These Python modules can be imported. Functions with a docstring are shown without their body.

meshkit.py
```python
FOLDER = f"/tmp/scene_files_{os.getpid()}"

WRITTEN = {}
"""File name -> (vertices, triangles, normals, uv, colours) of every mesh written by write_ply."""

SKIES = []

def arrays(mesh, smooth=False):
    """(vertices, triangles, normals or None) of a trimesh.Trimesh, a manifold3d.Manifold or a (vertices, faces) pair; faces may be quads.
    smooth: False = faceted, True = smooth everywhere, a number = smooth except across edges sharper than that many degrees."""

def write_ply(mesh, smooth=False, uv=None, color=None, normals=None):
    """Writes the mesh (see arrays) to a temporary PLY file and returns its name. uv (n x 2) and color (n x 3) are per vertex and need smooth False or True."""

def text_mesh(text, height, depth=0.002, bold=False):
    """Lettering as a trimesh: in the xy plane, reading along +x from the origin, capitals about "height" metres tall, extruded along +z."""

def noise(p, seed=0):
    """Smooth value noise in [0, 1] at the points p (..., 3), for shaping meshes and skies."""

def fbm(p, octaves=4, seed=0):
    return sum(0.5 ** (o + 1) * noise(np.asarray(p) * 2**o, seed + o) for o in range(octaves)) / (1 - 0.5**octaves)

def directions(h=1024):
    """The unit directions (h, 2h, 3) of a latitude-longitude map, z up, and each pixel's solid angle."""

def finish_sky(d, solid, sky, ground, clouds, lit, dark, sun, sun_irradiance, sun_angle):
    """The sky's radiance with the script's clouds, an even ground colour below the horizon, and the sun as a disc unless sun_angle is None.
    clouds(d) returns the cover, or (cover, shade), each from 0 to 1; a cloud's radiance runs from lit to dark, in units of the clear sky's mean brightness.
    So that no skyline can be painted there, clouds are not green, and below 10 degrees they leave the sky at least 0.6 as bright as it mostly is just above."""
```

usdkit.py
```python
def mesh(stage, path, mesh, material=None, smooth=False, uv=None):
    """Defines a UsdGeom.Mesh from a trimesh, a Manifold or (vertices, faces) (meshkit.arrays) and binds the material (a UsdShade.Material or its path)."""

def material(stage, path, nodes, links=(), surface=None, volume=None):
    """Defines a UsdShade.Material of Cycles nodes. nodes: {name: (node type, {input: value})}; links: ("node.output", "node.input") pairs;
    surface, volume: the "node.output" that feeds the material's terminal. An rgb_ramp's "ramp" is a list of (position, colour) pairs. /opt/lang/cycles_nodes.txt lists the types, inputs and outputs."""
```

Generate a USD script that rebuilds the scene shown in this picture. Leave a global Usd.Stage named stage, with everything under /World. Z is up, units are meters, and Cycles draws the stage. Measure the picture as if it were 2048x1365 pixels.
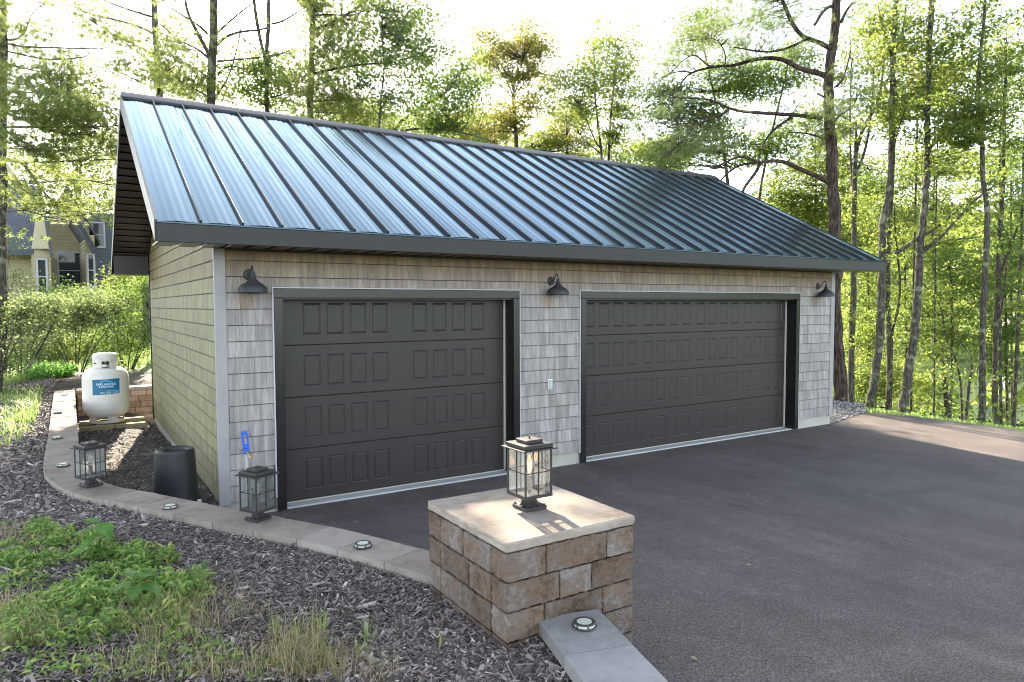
import math, zlib, numpy as np, trimesh, usdkit, meshkit
from pxr import Usd, UsdGeom, UsdLux, UsdShade, Gf, Sdf, Vt
from shapely.geometry import Polygon, Point
from shapely import contains_xy

stage = Usd.Stage.CreateInMemory()
UsdGeom.SetStageUpAxis(stage, UsdGeom.Tokens.z)
UsdGeom.SetStageMetersPerUnit(stage, 1.0)
W = UsdGeom.Xform.Define(stage, '/World')
stage.SetDefaultPrim(W.GetPrim())

# ---------------------------------------------------------------- camera, sky, sun, exposure
F, YAW, PITCH, ROLL = 1385.28, 0.5662, 0.0524, -0.0029
CAM = np.array([-1.3244, -8.0462, 2.1729])
EXPOSURE = 2.6
SUN_AZ, SUN_EL = math.radians(10.5), math.radians(27.8)
SKY_STRENGTH, SUN_INTENSITY = 0.098, 1.0
fw = np.array([math.sin(YAW)*math.cos(PITCH), math.cos(YAW)*math.cos(PITCH), -math.sin(PITCH)])
r0 = np.array([math.cos(YAW), -math.sin(YAW), 0.0]); u0 = np.cross(r0, fw)
rt = r0*math.cos(ROLL)+u0*math.sin(ROLL); up = -r0*math.sin(ROLL)+u0*math.cos(ROLL)
cam = UsdGeom.Camera.Define(stage, '/World/camera')
cam.AddTransformOp().Set(Gf.Matrix4d(*[float(v) for row in (np.append(rt,0), np.append(up,0), np.append(-fw,0), np.append(CAM,1)) for v in row]))
cam.CreateHorizontalApertureAttr(36.0); cam.CreateVerticalApertureAttr(36.0*682/1024)
cam.CreateFocalLengthAttr(36.0*F/2048); cam.CreateClippingRangeAttr(Gf.Vec2f(0.05, 3000))
cam.CreateExposureAttr(EXPOSURE)

TONED = set()
def M(name, nodes, links, surface='p.BSDF'):
    if any(a.startswith('tn.') for a, b in links): TONED.add(name); nodes = {**nodes, 'tn': ('attribute', dict(attribute='tone'))}
    return usdkit.material(stage, '/World/Looks/'+name, nodes, links, surface=surface)
UsdGeom.Scope.Define(stage, '/World/Looks')
sky_m = M('sky_look', {'s': ('sky_texture', dict(sky_type='single_scattering', sun_disc=False, sun_elevation=SUN_EL, sun_rotation=SUN_AZ, altitude=700.0, air_density=1.0, aerosol_density=1.6, ozone_density=1.0)),
                       'h': ('hsv', dict(saturation=0.56)), 'b': ('background_shader', dict(strength=SKY_STRENGTH))}, [('s.color', 'h.color'), ('h.color', 'b.color')], 'b.background')   # thin haze pales the blue
dome = UsdLux.DomeLight.Define(stage, '/World/sky')
UsdShade.MaterialBindingAPI.Apply(dome.GetPrim()).Bind(sky_m)
dome.GetPrim().SetCustomDataByKey('kind', 'structure')
sun = UsdLux.DistantLight.Define(stage, '/World/sun')
sun.CreateIntensityAttr(SUN_INTENSITY); sun.CreateAngleAttr(0.53); sun.CreateNormalizeAttr(True); sun.CreateColorAttr(Gf.Vec3f(1.0, 0.86, 0.68))
SD = np.array([math.sin(SUN_AZ)*math.cos(SUN_EL), math.cos(SUN_AZ)*math.cos(SUN_EL), math.sin(SUN_EL)])
_z = SD; _x = np.cross([0, 0, 1.0], _z); _x /= np.linalg.norm(_x); _y = np.cross(_z, _x)
sun.AddTransformOp().Set(Gf.Matrix4d(*[float(v) for row in (np.append(_x,0), np.append(_y,0), np.append(_z,0), (0,0,40,1)) for v in row]))

# ---------------------------------------------------------------- helpers
def at(px, py, depth):
    """The world point seen at a pixel of the 2048 px photograph, at a distance along the view axis."""
    return CAM + depth*(fw + rt*((px-1024)/F) + up*((682.5-py)/F))
def ground_hit(px, py, z):
    d = fw + rt*((px-1024)/F) + up*((682.5-py)/F); return CAM + d*((z-CAM[2])/d[2])
def project(P):
    d = np.asarray(P, float)-CAM; z = d@fw
    return np.stack([1024+F*(d@rt)/z, 682.5-F*(d@up)/z], -1)

_used = {}
def path(name, parent=None):
    base = (parent if isinstance(parent, str) else str(parent.GetPath()) if parent else '/World') + '/' + name
    n = _used.get(base, 0); _used[base] = n+1
    return base if n == 0 else f'{base}_{n:03d}'
def cd(prim, **kw):
    for k, v in kw.items():
        if v is not None: prim.SetCustomDataByKey(k, v)
def obj(name, mesh, mat, parent=None, smooth=30, **kw):
    if isinstance(mesh, MB): mesh = mesh.get()
    m = usdkit.mesh(stage, path(name, parent), mesh, mat, smooth=smooth)
    if mat.GetPath().name in TONED:   # a tone for each separate leaf, chip, stone or shake of the mesh
        import scipy.sparse as sp
        f = np.array(m.GetFaceVertexIndicesAttr().Get()).reshape(-1, 3); n = len(m.GetPointsAttr().Get())
        g = sp.coo_matrix((np.ones(2*len(f), bool), (np.r_[f[:, 0], f[:, 1]], np.r_[f[:, 1], f[:, 2]])), shape=(n, n))
        k, lab_ = sp.csgraph.connected_components(g, directed=False)
        tone = np.random.default_rng(n+zlib.crc32(str(m.GetPath()).encode()) % 9973).random(k)[lab_]
        UsdGeom.PrimvarsAPI(m).CreatePrimvar('tone', Sdf.ValueTypeNames.FloatArray, 'vertex').Set(Vt.FloatArray.FromNumpy(tone.astype(np.float32)))
    cd(m.GetPrim(), **kw)
    return m.GetPrim()
def thing(name, label, category, loc=(0, 0, 0), rotz=0, group=None):
    x = UsdGeom.Xform.Define(stage, path(name))
    if any(loc): x.AddTranslateOp().Set(Gf.Vec3d(*map(float, loc)))
    if rotz: x.AddRotateZOp().Set(math.degrees(rotz))
    cd(x.GetPrim(), label=label, category=category, group=group)
    return x.GetPrim()
def dup(root, name, label, loc, rotz=0, group=None):
    x = UsdGeom.Xform.Define(stage, path(name))
    x.GetPrim().GetReferences().AddInternalReference(root.GetPath())
    x.ClearXformOpOrder()
    x.AddTranslateOp(opSuffix='copy').Set(Gf.Vec3d(*map(float, loc)))
    if rotz: x.AddRotateZOp(opSuffix='copy').Set(math.degrees(rotz))
    x.GetPrim().SetInstanceable(True)
    cd(x.GetPrim(), label=label, group=group)
    return x.GetPrim()

class MB:
    """Collects vertices and triangles into one mesh."""
    def __init__(s): s.v, s.f, s.n = [], [], 0
    def add(s, v, f):
        v = np.asarray(v, float); f = np.asarray(f, int)
        if f.shape[1] == 4: f = np.vstack([f[:, [0, 1, 2]], f[:, [0, 2, 3]]])
        s.v.append(v); s.f.append(f+s.n); s.n += len(v); return s
    def tm(s, t): return s.add(t.vertices, t.faces)
    def box(s, lo, hi): return s.add(*boxvf(lo, hi))
    def tube(s, P, R, k=8, cap=True): return s.add(*tubevf(P, R, k, cap))
    def get(s): return (np.vstack(s.v), np.vstack(s.f))
BF = np.array([[0,3,2,1],[4,5,6,7],[0,1,5,4],[1,2,6,5],[2,3,7,6],[3,0,4,7]])
def boxvf(lo, hi):
    (a, b, c), (d, e, g) = lo, hi
    return np.array([[a,b,c],[d,b,c],[d,e,c],[a,e,c],[a,b,g],[d,b,g],[d,e,g],[a,e,g]], float), BF
def bevel(lo, hi, r=0.006):
    """A box with chamfered edges."""
    lo, hi = np.array(lo, float), np.array(hi, float); r = min(r, (hi-lo).min()*0.45)
    pts = []
    for sx in (0, 1):
        for sy in (0, 1):
            for sz in (0, 1):
                c = np.where([sx, sy, sz], hi, lo); d = np.where([sx, sy, sz], -1, 1)*r
                for k in range(3):
                    q = c+d; q[k] = c[k]; pts.append(q)
    return trimesh.convex.convex_hull(np.array(pts))
def tubevf(P, R, k=8, cap=True):
    P = np.asarray(P, float); n = len(P); R = np.broadcast_to(np.asarray(R, float), (n,))
    T = np.gradient(P, axis=0); T /= np.maximum(np.linalg.norm(T, axis=1, keepdims=True), 1e-9)
    a = np.array([1.0, 0, 0]) if abs(T[0] @ [1, 0, 0]) < 0.8 else np.array([0, 1.0, 0])
    U = []
    for t in T:
        a = a-(a@t)*t; a /= max(np.linalg.norm(a), 1e-9); U.append(a)
    U = np.array(U); V = np.cross(T, U)
    th = np.arange(k)*2*np.pi/k
    v = (P[:, None]+R[:, None, None]*(U[:, None]*np.cos(th)[None, :, None]+V[:, None]*np.sin(th)[None, :, None])).reshape(-1, 3)
    i = np.arange(n-1)[:, None]*k; j = np.arange(k)[None]; j2 = (j+1) % k
    f = np.stack([i+j, i+j2, i+k+j2, i+k+j], -1).reshape(-1, 4)
    f = np.vstack([f[:, [0, 1, 2]], f[:, [0, 2, 3]]])
    if cap and k > 2:
        m = np.arange(1, k-1)
        f = np.vstack([f, np.stack([np.zeros_like(m), m+1, m], -1), np.stack([np.zeros_like(m), m, m+1], -1)+(n-1)*k])
    return v, f
def lathe(prof, k=48):
    """Revolves (radius, z) points about z."""
    prof = np.asarray(prof, float); n = len(prof); th = np.arange(k)*2*np.pi/k
    v = np.stack([prof[:, 0, None]*np.cos(th), prof[:, 0, None]*np.sin(th), np.broadcast_to(prof[:, 1, None], (n, k))], -1).reshape(-1, 3)
    i = np.arange(n-1)[:, None]*k; j = np.arange(k)[None]; j2 = (j+1) % k
    return v, np.stack([i+j, i+j2, i+k+j2, i+k+j], -1).reshape(-1, 4)
def shift(vf, d):
    v, f = vf; return np.asarray(v, float)+np.asarray(d, float), f
def spline(P, n):
    from scipy.interpolate import CubicSpline
    P = np.asarray(P, float); d = np.r_[0, np.cumsum(np.linalg.norm(np.diff(P, axis=0), axis=1)**0.5+1e-9)]
    return CubicSpline(d, P)(np.linspace(0, d[-1], n))
def smoothstep(x, a, b):
    t = np.clip((np.asarray(x, float)-a)/(b-a), 0, 1); return t*t*(3-2*t)
def rough(vf_or_tm, amp, scale, seed=0, sub=0.05):
    """Splits the faces of a mesh and pushes its points about by noise."""
    t = vf_or_tm if isinstance(vf_or_tm, trimesh.Trimesh) else trimesh.Trimesh(*vf_or_tm, process=True)
    v, f = trimesh.remesh.subdivide_to_size(t.vertices, t.faces, sub)
    t = trimesh.Trimesh(v, f, process=True); t.merge_vertices()
    p = t.vertices
    d = np.stack([meshkit.fbm(p*scale+17*k, 3, seed+k)-0.5 for k in range(3)], -1)*2*amp
    return p+d, t.faces

# ---------------------------------------------------------------- materials
def plain(name, color, rough=0.5, metallic=0.0, spec=0.5, bump=0.0, bscale=60, var=0.0, vscale=4, coat=0.0, tint=(1, 1, 1)):
    n = {'p': ('principled_bsdf', dict(base_color=color, roughness=rough, metallic=metallic, specular_ior_level=spec, coat_weight=coat, coat_roughness=0.15, specular_tint=tint))}
    l = []
    if bump or var: n['g'] = ('geometry', {})
    if bump:
        n['n'] = ('noise_texture', dict(scale=bscale, detail=4.0)); n['b'] = ('bump', dict(strength=bump, distance=0.01))
        l += [('g.position', 'n.vector'), ('n.fac', 'b.height'), ('b.normal', 'p.normal')]
    if var:
        c = np.array(color)
        n['vn'] = ('noise_texture', dict(scale=vscale, detail=5.0, roughness=0.62))
        n['r'] = ('rgb_ramp', dict(ramp=[(0.3, tuple(c*(1-var))), (0.7, tuple(np.minimum(c*(1+var), 0.95)))]))
        l += [('g.position', 'vn.vector'), ('vn.fac', 'r.fac'), ('r.color', 'p.base_color')]
    return M(name, n, l)

def leaf(name, cols, trans, rough=0.42, tw=0.56):
    """Leaves: each leaf has its own tone; the sun shines through them."""
    tr = [(p, tuple(np.minimum(np.array(c)*trans, 0.8))) for p, c in cols]
    return M(name, {'g': ('geometry', {}), 'r': ('rgb_ramp', dict(ramp=cols)), 'r2': ('rgb_ramp', dict(ramp=tr)),
                    'p': ('principled_bsdf', dict(roughness=rough, specular_ior_level=0.4)), 't': ('translucent_bsdf', {}), 'm': ('mix_closure', dict(fac=tw))},
             [('tn.fac', 'r.fac'), ('tn.fac', 'r2.fac'), ('r.color', 'p.base_color'), ('r2.color', 't.color'), ('p.BSDF', 'm.closure1'), ('t.BSDF', 'm.closure2')], 'm.closure')

def bark(name, dark, light, sx=16, sz=3.0, patch=None):
    n = {'g': ('geometry', {}), 'm': ('mapping', dict(scale=(sx, sx, sz))), 'v': ('voronoi_texture', dict(scale=1.0, feature='f1')), 'n': ('noise_texture', dict(scale=1.6, detail=6.0, roughness=0.65)),
         'a': ('math', dict(math_type='multiply')), 'r': ('rgb_ramp', dict(ramp=[(0.1, dark), (0.55, light)])), 'b': ('bump', dict(strength=0.9, distance=0.03)), 'p': ('principled_bsdf', dict(roughness=0.9, specular_ior_level=0.2))}
    l = [('g.position', 'm.vector'), ('m.vector', 'v.vector'), ('m.vector', 'n.vector'), ('v.distance', 'a.value1'), ('n.fac', 'a.value2'), ('a.value', 'r.fac'), ('n.fac', 'b.height'), ('b.normal', 'p.normal')]
    if patch:
        n['pn'] = ('noise_texture', dict(scale=5.0, detail=4.4)); n['pr'] = ('rgb_ramp', dict(ramp=[(0.56, (0, 0, 0)), (0.62, (1, 1, 1))])); n['mx'] = ('mix_color', dict(b=patch))
        l += [('g.position', 'pn.vector'), ('pn.fac', 'pr.fac'), ('pr.color', 'mx.fac'), ('r.color', 'mx.a'), ('mx.result', 'p.base_color')]
    else: l += [('r.color', 'p.base_color')]
    return M(name, n, l)

def shingle_mat(name, tint, olive=None):
    """Grey stained shakes: fine vertical streaks, a tone for each shake, bounced light painted tan under the eave, reflections painted orange below the lamps."""
    n = {'g': ('geometry', {}), 'oi': ('object_info', {}), 'm': ('mapping', dict(scale=(70, 70, 4.4))), 'm2': ('mapping', dict(scale=(17, 17, 1.6))),
         'n1': ('noise_texture', dict(scale=1.0, detail=4.0, roughness=0.6)), 'n2': ('noise_texture', dict(scale=1.0, detail=4.4)),
         'add': ('mix_float', dict(fac=0.62)), 'r': ('rgb_ramp', dict(ramp=[(0.30, tuple(np.array(tint)*0.66)), (0.5, tint), (0.68, tuple(np.array(tint)*1.5))])),
         'sep': ('separate_xyz', {}), 'zr': ('map_range', dict(from_min=2.28, from_max=2.66, clamp=True)), 'tan': ('mix_color', dict(blend_type='multiply', b=(0.80, 0.62, 0.42))),  # tan ramp by height: warm bounce from the soffit, painted in
         'rv': ('map_range', dict(from_min=0, from_max=1, to_min=0.84, to_max=1.14)), 'tone': ('vector_math', dict(math_type='scale')),
         'b': ('bump', dict(strength=0.25, distance=0.004)), 'p': ('principled_bsdf', dict(roughness=0.62, specular_ior_level=0.35))}
    l = [('g.position', 'm.vector'), ('g.position', 'm2.vector'), ('m.vector', 'n1.vector'), ('m2.vector', 'n2.vector'), ('n1.fac', 'add.a'), ('n2.fac', 'add.b'), ('add.result', 'r.fac'),
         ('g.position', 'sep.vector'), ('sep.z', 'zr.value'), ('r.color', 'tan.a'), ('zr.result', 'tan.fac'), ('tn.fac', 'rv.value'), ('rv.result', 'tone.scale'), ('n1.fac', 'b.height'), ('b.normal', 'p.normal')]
    last = 'tan.result'
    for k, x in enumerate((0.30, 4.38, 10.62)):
        n[f'd{k}'] = ('vector_math', dict(math_type='distance', vector2=(x, -0.01, 2.21))); n[f'q{k}'] = ('map_range', dict(from_min=0.05, from_max=0.17, to_min=0.55, to_max=0.0, clamp=True)); n[f's{k}'] = ('mix_color', dict(blend_type='multiply', b=(0.72, 0.45, 0.22)))  # orange reflections below each lamp, painted into the shake colour
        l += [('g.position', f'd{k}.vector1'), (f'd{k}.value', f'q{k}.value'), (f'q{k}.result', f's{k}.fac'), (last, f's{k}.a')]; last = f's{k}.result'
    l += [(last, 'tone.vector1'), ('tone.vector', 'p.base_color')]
    return M(name, n, l)

def stone(name, cols, scale=14, bump=0.5, speck=0.0, rough=0.85, bs=90, vary=0.0):
    n = {'g': ('geometry', {}), 'oi': ('object_info', {}), 'sc': ('vector_math', dict(math_type='scale')), 'ofs': ('vector_math', dict(math_type='add')), 'v3': ('combine_xyz', {}), 'mu': ('math', dict(math_type='multiply', value2=37.0)),
         'n': ('noise_texture', dict(scale=scale, detail=6.0, roughness=0.65)), 'lo': ('noise_texture', dict(scale=scale*0.18, detail=2.0)), 'mf': ('mix_float', dict(fac=0.5)),
         'r': ('rgb_ramp', dict(ramp=cols)), 'fn': ('noise_texture', dict(scale=bs, detail=4.0)), 'b': ('bump', dict(strength=bump, distance=0.01)), 'p': ('principled_bsdf', dict(roughness=rough, specular_ior_level=0.3))}
    l = [('oi.random', 'mu.value1'), ('mu.value', 'v3.x'), ('mu.value', 'v3.y'), ('g.position', 'ofs.vector1'), ('v3.vector', 'ofs.vector2'), ('ofs.vector', 'n.vector'), ('ofs.vector', 'lo.vector'), ('n.fac', 'mf.a'), ('lo.fac', 'mf.b'),
         ('mf.result', 'r.fac'), ('g.position', 'fn.vector'), ('fn.fac', 'b.height'), ('b.normal', 'p.normal')]
    if speck:
        n['w'] = ('voronoi_texture', dict(scale=220.0)); n['wr'] = ('rgb_ramp', dict(ramp=[(0.10, (speck,)*3), (0.17, (0, 0, 0))])); n['mx'] = ('mix_color', dict(b=(0.6, 0.57, 0.52)))
        l += [('g.position', 'w.vector'), ('w.distance', 'wr.fac'), ('wr.color', 'mx.fac'), ('r.color', 'mx.a')]
    last = 'mx.result' if speck else 'r.color'
    if vary:   # every stone has its own tone
        n['hv'] = ('math', dict(math_type='multiply', value2=7.31)); n['hf'] = ('math', dict(math_type='fraction')); n['tr'] = ('rgb_ramp', dict(ramp=[(0.0, (1-vary, 1-vary*1.1, 1-vary*1.2)), (0.5, (1, 0.97, 0.95)), (1.0, (1+vary*0.7, 1+vary*0.8, 1+vary*0.9))])); n['tm'] = ('mix_color', dict(blend_type='multiply', fac=1.0))
        l += [('oi.random', 'hv.value1'), ('hv.value', 'hf.value1'), ('hf.value', 'tr.fac'), (last, 'tm.a'), ('tr.color', 'tm.b')]; last = 'tm.result'
    l += [(last, 'p.base_color')]
    return M(name, n, l)

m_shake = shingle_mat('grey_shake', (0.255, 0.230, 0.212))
m_shake_side = shingle_mat('olive_shake', (0.145, 0.138, 0.066))  # green light bounced off the foliage is put into this colour
m_backing = plain('wall_backing', (0.05, 0.045, 0.045), 0.8)  # dark colour stands in for the shadow lines under the shake butts
m_trim = plain('grey_trim', (0.27, 0.255, 0.25), 0.5, var=0.06, vscale=6)
m_trim_light = plain('pale_channel', (0.40, 0.40, 0.41), 0.45)
m_black = plain('black_trim', (0.005, 0.005, 0.005), 0.22, var=0.3, vscale=3)
m_roof = M('blue_black_metal_roof', {'g': ('geometry', {}), 'n': ('noise_texture', dict(scale=3.5, detail=3.0)), 'b': ('bump', dict(strength=0.05, distance=0.01)), 'f': ('fresnel', dict(IOR=1.75)), 'd': ('diffuse_bsdf', dict(color=(0.012, 0.014, 0.018))),
     'gl': ('glossy_bsdf', dict(color=(0.60, 0.84, 1.0), roughness=0.10)), 'm': ('mix_closure', {})},  # blue of the reflected sky is put into the gloss tint
    [('g.position', 'n.vector'), ('n.fac', 'b.height'), ('b.normal', 'gl.normal'), ('f.fac', 'm.fac'), ('d.BSDF', 'm.closure1'), ('gl.BSDF', 'm.closure2')], 'm.closure')
m_fascia = plain('dark_bronze_trim', (0.010, 0.0105, 0.0095), 0.38, spec=0.4, bump=0.04, bscale=4)
m_soffit = plain('brown_soffit', (0.016, 0.012, 0.010), 0.28, spec=0.6)
m_door = plain('charcoal_door', (0.0205, 0.0175, 0.0155), 0.36, spec=0.42, bump=0.12, bscale=260, var=0.05, vscale=2)
m_seal = plain('door_seal', (0.45, 0.42, 0.34), 0.6)
m_concrete = stone('pale_concrete', [(0.3, (0.34, 0.34, 0.32)), (0.7, (0.50, 0.50, 0.47))], 6, 0.2)
m_found = stone('foundation_concrete', [(0.3, (0.33, 0.31, 0.26)), (0.7, (0.44, 0.42, 0.35))], 5, 0.2)
m_cap = stone('sandstone_cap', [(0.28, (0.10, 0.085, 0.068)), (0.42, (0.215, 0.18, 0.145)), (0.55, (0.285, 0.245, 0.20)), (0.68, (0.235, 0.218, 0.195)), (0.8, (0.31, 0.265, 0.215))], 9.0, 0.5, bs=60, vary=0.13)
m_cap_grey = stone('grey_cap', [(0.3, (0.20, 0.195, 0.185)), (0.5, (0.28, 0.27, 0.255)), (0.7, (0.34, 0.33, 0.315))], 14, 0.5)
BR = [(0.30, (0.026, 0.019, 0.014)), (0.41, (0.080, 0.052, 0.034)), (0.48, (0.135, 0.088, 0.057)), (0.53, (0.110, 0.088, 0.073)), (0.60, (0.175, 0.145, 0.124)), (0.68, (0.120, 0.100, 0.086)), (0.80, (0.26, 0.225, 0.20))]
m_block = stone('split_face_block', BR, 26, 1.0, speck=0.9, bs=110, vary=0.32)
m_block_tan = stone('tan_block', [(0.3, (0.20, 0.145, 0.10)), (0.55, (0.34, 0.26, 0.185)), (0.75, (0.44, 0.35, 0.26))], 14, 1.0, vary=0.2)
m_lamp = plain('lantern_bronze', (0.022, 0.019, 0.017), 0.5, spec=0.4)
m_barn = plain('matte_black_lamp', (0.020, 0.020, 0.022), 0.5)
m_glass = M('lantern_glass', {'f': ('fresnel', dict(IOR=1.5)), 't': ('transparent_bsdf', dict(color=(0.93, 0.95, 0.94))), 'tl': ('translucent_bsdf', dict(color=(0.75, 0.78, 0.76))), 'df': ('diffuse_bsdf', dict(color=(0.7, 0.73, 0.72))), 'gl': ('glossy_bsdf', dict(color=(1, 1, 1), roughness=0.04)), 'hz': ('mix_closure', dict(fac=0.5)), 'c': ('mix_closure', dict(fac=0.13)), 'm': ('mix_closure', {}),
              'n': ('noise_texture', dict(scale=60.0, detail=1.0)), 'g': ('geometry', {}), 'b': ('bump', dict(strength=0.15, distance=0.01))},
            [('g.position', 'n.vector'), ('n.fac', 'b.height'), ('b.normal', 'gl.normal'), ('f.fac', 'm.fac'), ('tl.BSDF', 'hz.closure1'), ('df.BSDF', 'hz.closure2'), ('t.BSDF', 'c.closure1'), ('hz.closure', 'c.closure2'), ('c.closure', 'm.closure1'), ('gl.BSDF', 'm.closure2')], 'm.closure')
m_fila = M('lit_filament', {'e': ('emission', dict(color=(1.0, 0.42, 0.12), strength=2.2))}, [], 'e.emission')
m_socket = plain('bulb_socket', (0.045, 0.04, 0.037), 0.4)
m_white = plain('white_steel', (0.62, 0.59, 0.52), 0.33, var=0.05, vscale=5, coat=0.2)
m_whitedirt = plain('dull_white_steel', (0.60, 0.575, 0.51), 0.45, var=0.15, vscale=9)
m_brass = plain('brass_valve', (0.45, 0.30, 0.12), 0.35, metallic=1.0)
m_dark = plain('black_rubber', (0.012, 0.012, 0.012), 0.55)
m_barrel = plain('black_plastic', (0.010, 0.010, 0.011), 0.42, bump=0.15, bscale=40)
m_blue = plain('blue_handle', (0.025, 0.11, 0.52), 0.35)
m_galv = plain('galvanized_pipe', (0.48, 0.48, 0.47), 0.4, metallic=0.7)
m_print = M('label_print', {'g': ('texture_coordinate', {}), 's': ('separate_xyz', {}), 'r': ('rgb_ramp', dict(ramp=[(0.0, (0.008, 0.028, 0.17)), (0.45, (0.006, 0.040, 0.19)), (1.0, (0.008, 0.13, 0.24))])), 'mr': ('map_range', dict(from_min=-0.15, from_max=0.30, clamp=True)),
                    'ad': ('math', dict(math_type='multiply_add', value2=0.5)), 'p': ('principled_bsdf', dict(roughness=0.35))},
            [('g.object', 's.vector'), ('s.x', 'ad.value1'), ('s.z', 'ad.value3'), ('ad.value', 'mr.value'), ('mr.result', 'r.fac'), ('r.color', 'p.base_color')])
m_ink = plain('label_white', (0.55, 0.70, 0.80), 0.5)
m_inkblue = plain('label_light_blue', (0.05, 0.35, 0.52), 0.4)
m_red = plain('red_print', (0.5, 0.03, 0.03), 0.5)
m_wood = stone('treated_timber', [(0.3, (0.24, 0.20, 0.10)), (0.7, (0.40, 0.34, 0.19))], 9, 0.4)
m_sign = plain('pale_plastic', (0.62, 0.61, 0.56), 0.4)
m_lens = plain('frosted_lens', (0.55, 0.57, 0.50), 0.35)
m_disc = plain('disc_metal', (0.10, 0.095, 0.085), 0.35, metallic=0.6)

m_leaf_green = leaf('green_leaf', [(0.0, (0.035, 0.062, 0.014)), (0.5, (0.062, 0.098, 0.022)), (1.0, (0.105, 0.138, 0.030))], 3.0)
m_leaf_yellow = leaf('yellow_green_leaf', [(0.0, (0.055, 0.085, 0.017)), (0.5, (0.092, 0.122, 0.024)), (1.0, (0.150, 0.165, 0.033))], 3.0)
m_leaf_gold = leaf('golden_leaf', [(0.0, (0.075, 0.088, 0.018)), (0.5, (0.120, 0.122, 0.024)), (1.0, (0.175, 0.150, 0.030))], 2.8)
m_leaf_dark = leaf('glossy_dark_leaf', [(0.0, (0.040, 0.060, 0.022)), (0.5, (0.072, 0.098, 0.036)), (1.0, (0.125, 0.145, 0.060))], 3.0, rough=0.18)
m_needle = leaf('pine_needle', [(0.0, (0.042, 0.068, 0.022)), (0.5, (0.078, 0.108, 0.034)), (1.0, (0.135, 0.152, 0.050))], 3.0, rough=0.5)
m_needle_far = leaf('white_pine_needle', [(0.0, (0.060, 0.086, 0.026)), (0.5, (0.105, 0.132, 0.038)), (1.0, (0.175, 0.180, 0.058))], 3.5, rough=0.5)
m_weed = leaf('weed_leaf', [(0.0, (0.085, 0.145, 0.038)), (0.5, (0.155, 0.245, 0.064)), (0.9, (0.24, 0.31, 0.09)), (1.0, (0.36, 0.31, 0.13))], 2.2)
m_grassblade = leaf('grass_blade', [(0.0, (0.11, 0.17, 0.04)), (0.3, (0.21, 0.22, 0.065)), (0.45, (0.30, 0.24, 0.13)), (1.0, (0.42, 0.335, 0.22))], 2.0)
m_bigleaf = leaf('broad_leaf', [(0.0, (0.075, 0.175, 0.032)), (1.0, (0.125, 0.235, 0.05))], 2.6)
m_bark_pine = bark('pine_bark', (0.020, 0.014, 0.011), (0.125, 0.088, 0.068), 20, 4.5)
m_bark_grey = bark('grey_bark', (0.035, 0.030, 0.025), (0.145, 0.128, 0.105), 26, 6, patch=(0.19, 0.195, 0.135))
m_bark_brown = bark('brown_bark', (0.028, 0.022, 0.017), (0.11, 0.09, 0.07), 24, 6, patch=(0.14, 0.14, 0.09))
m_chip = M('bark_chip', {'g': ('geometry', {}), 'r': ('rgb_ramp', dict(ramp=[(0.0, (0.035, 0.027, 0.024)), (0.3, (0.080, 0.060, 0.050)), (0.6, (0.155, 0.122, 0.104)), (0.85, (0.26, 0.215, 0.19)), (1.0, (0.44, 0.39, 0.35))])), 'p': ('principled_bsdf', dict(roughness=0.7, specular_ior_level=0.4))},
           [('tn.fac', 'r.fac'), ('r.color', 'p.base_color')])
m_mulch = stone('dark_mulch', [(0.3, (0.018, 0.013, 0.010)), (0.55, (0.05, 0.036, 0.028)), (0.75, (0.11, 0.085, 0.068))], 60, 1.0, bs=70)
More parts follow.
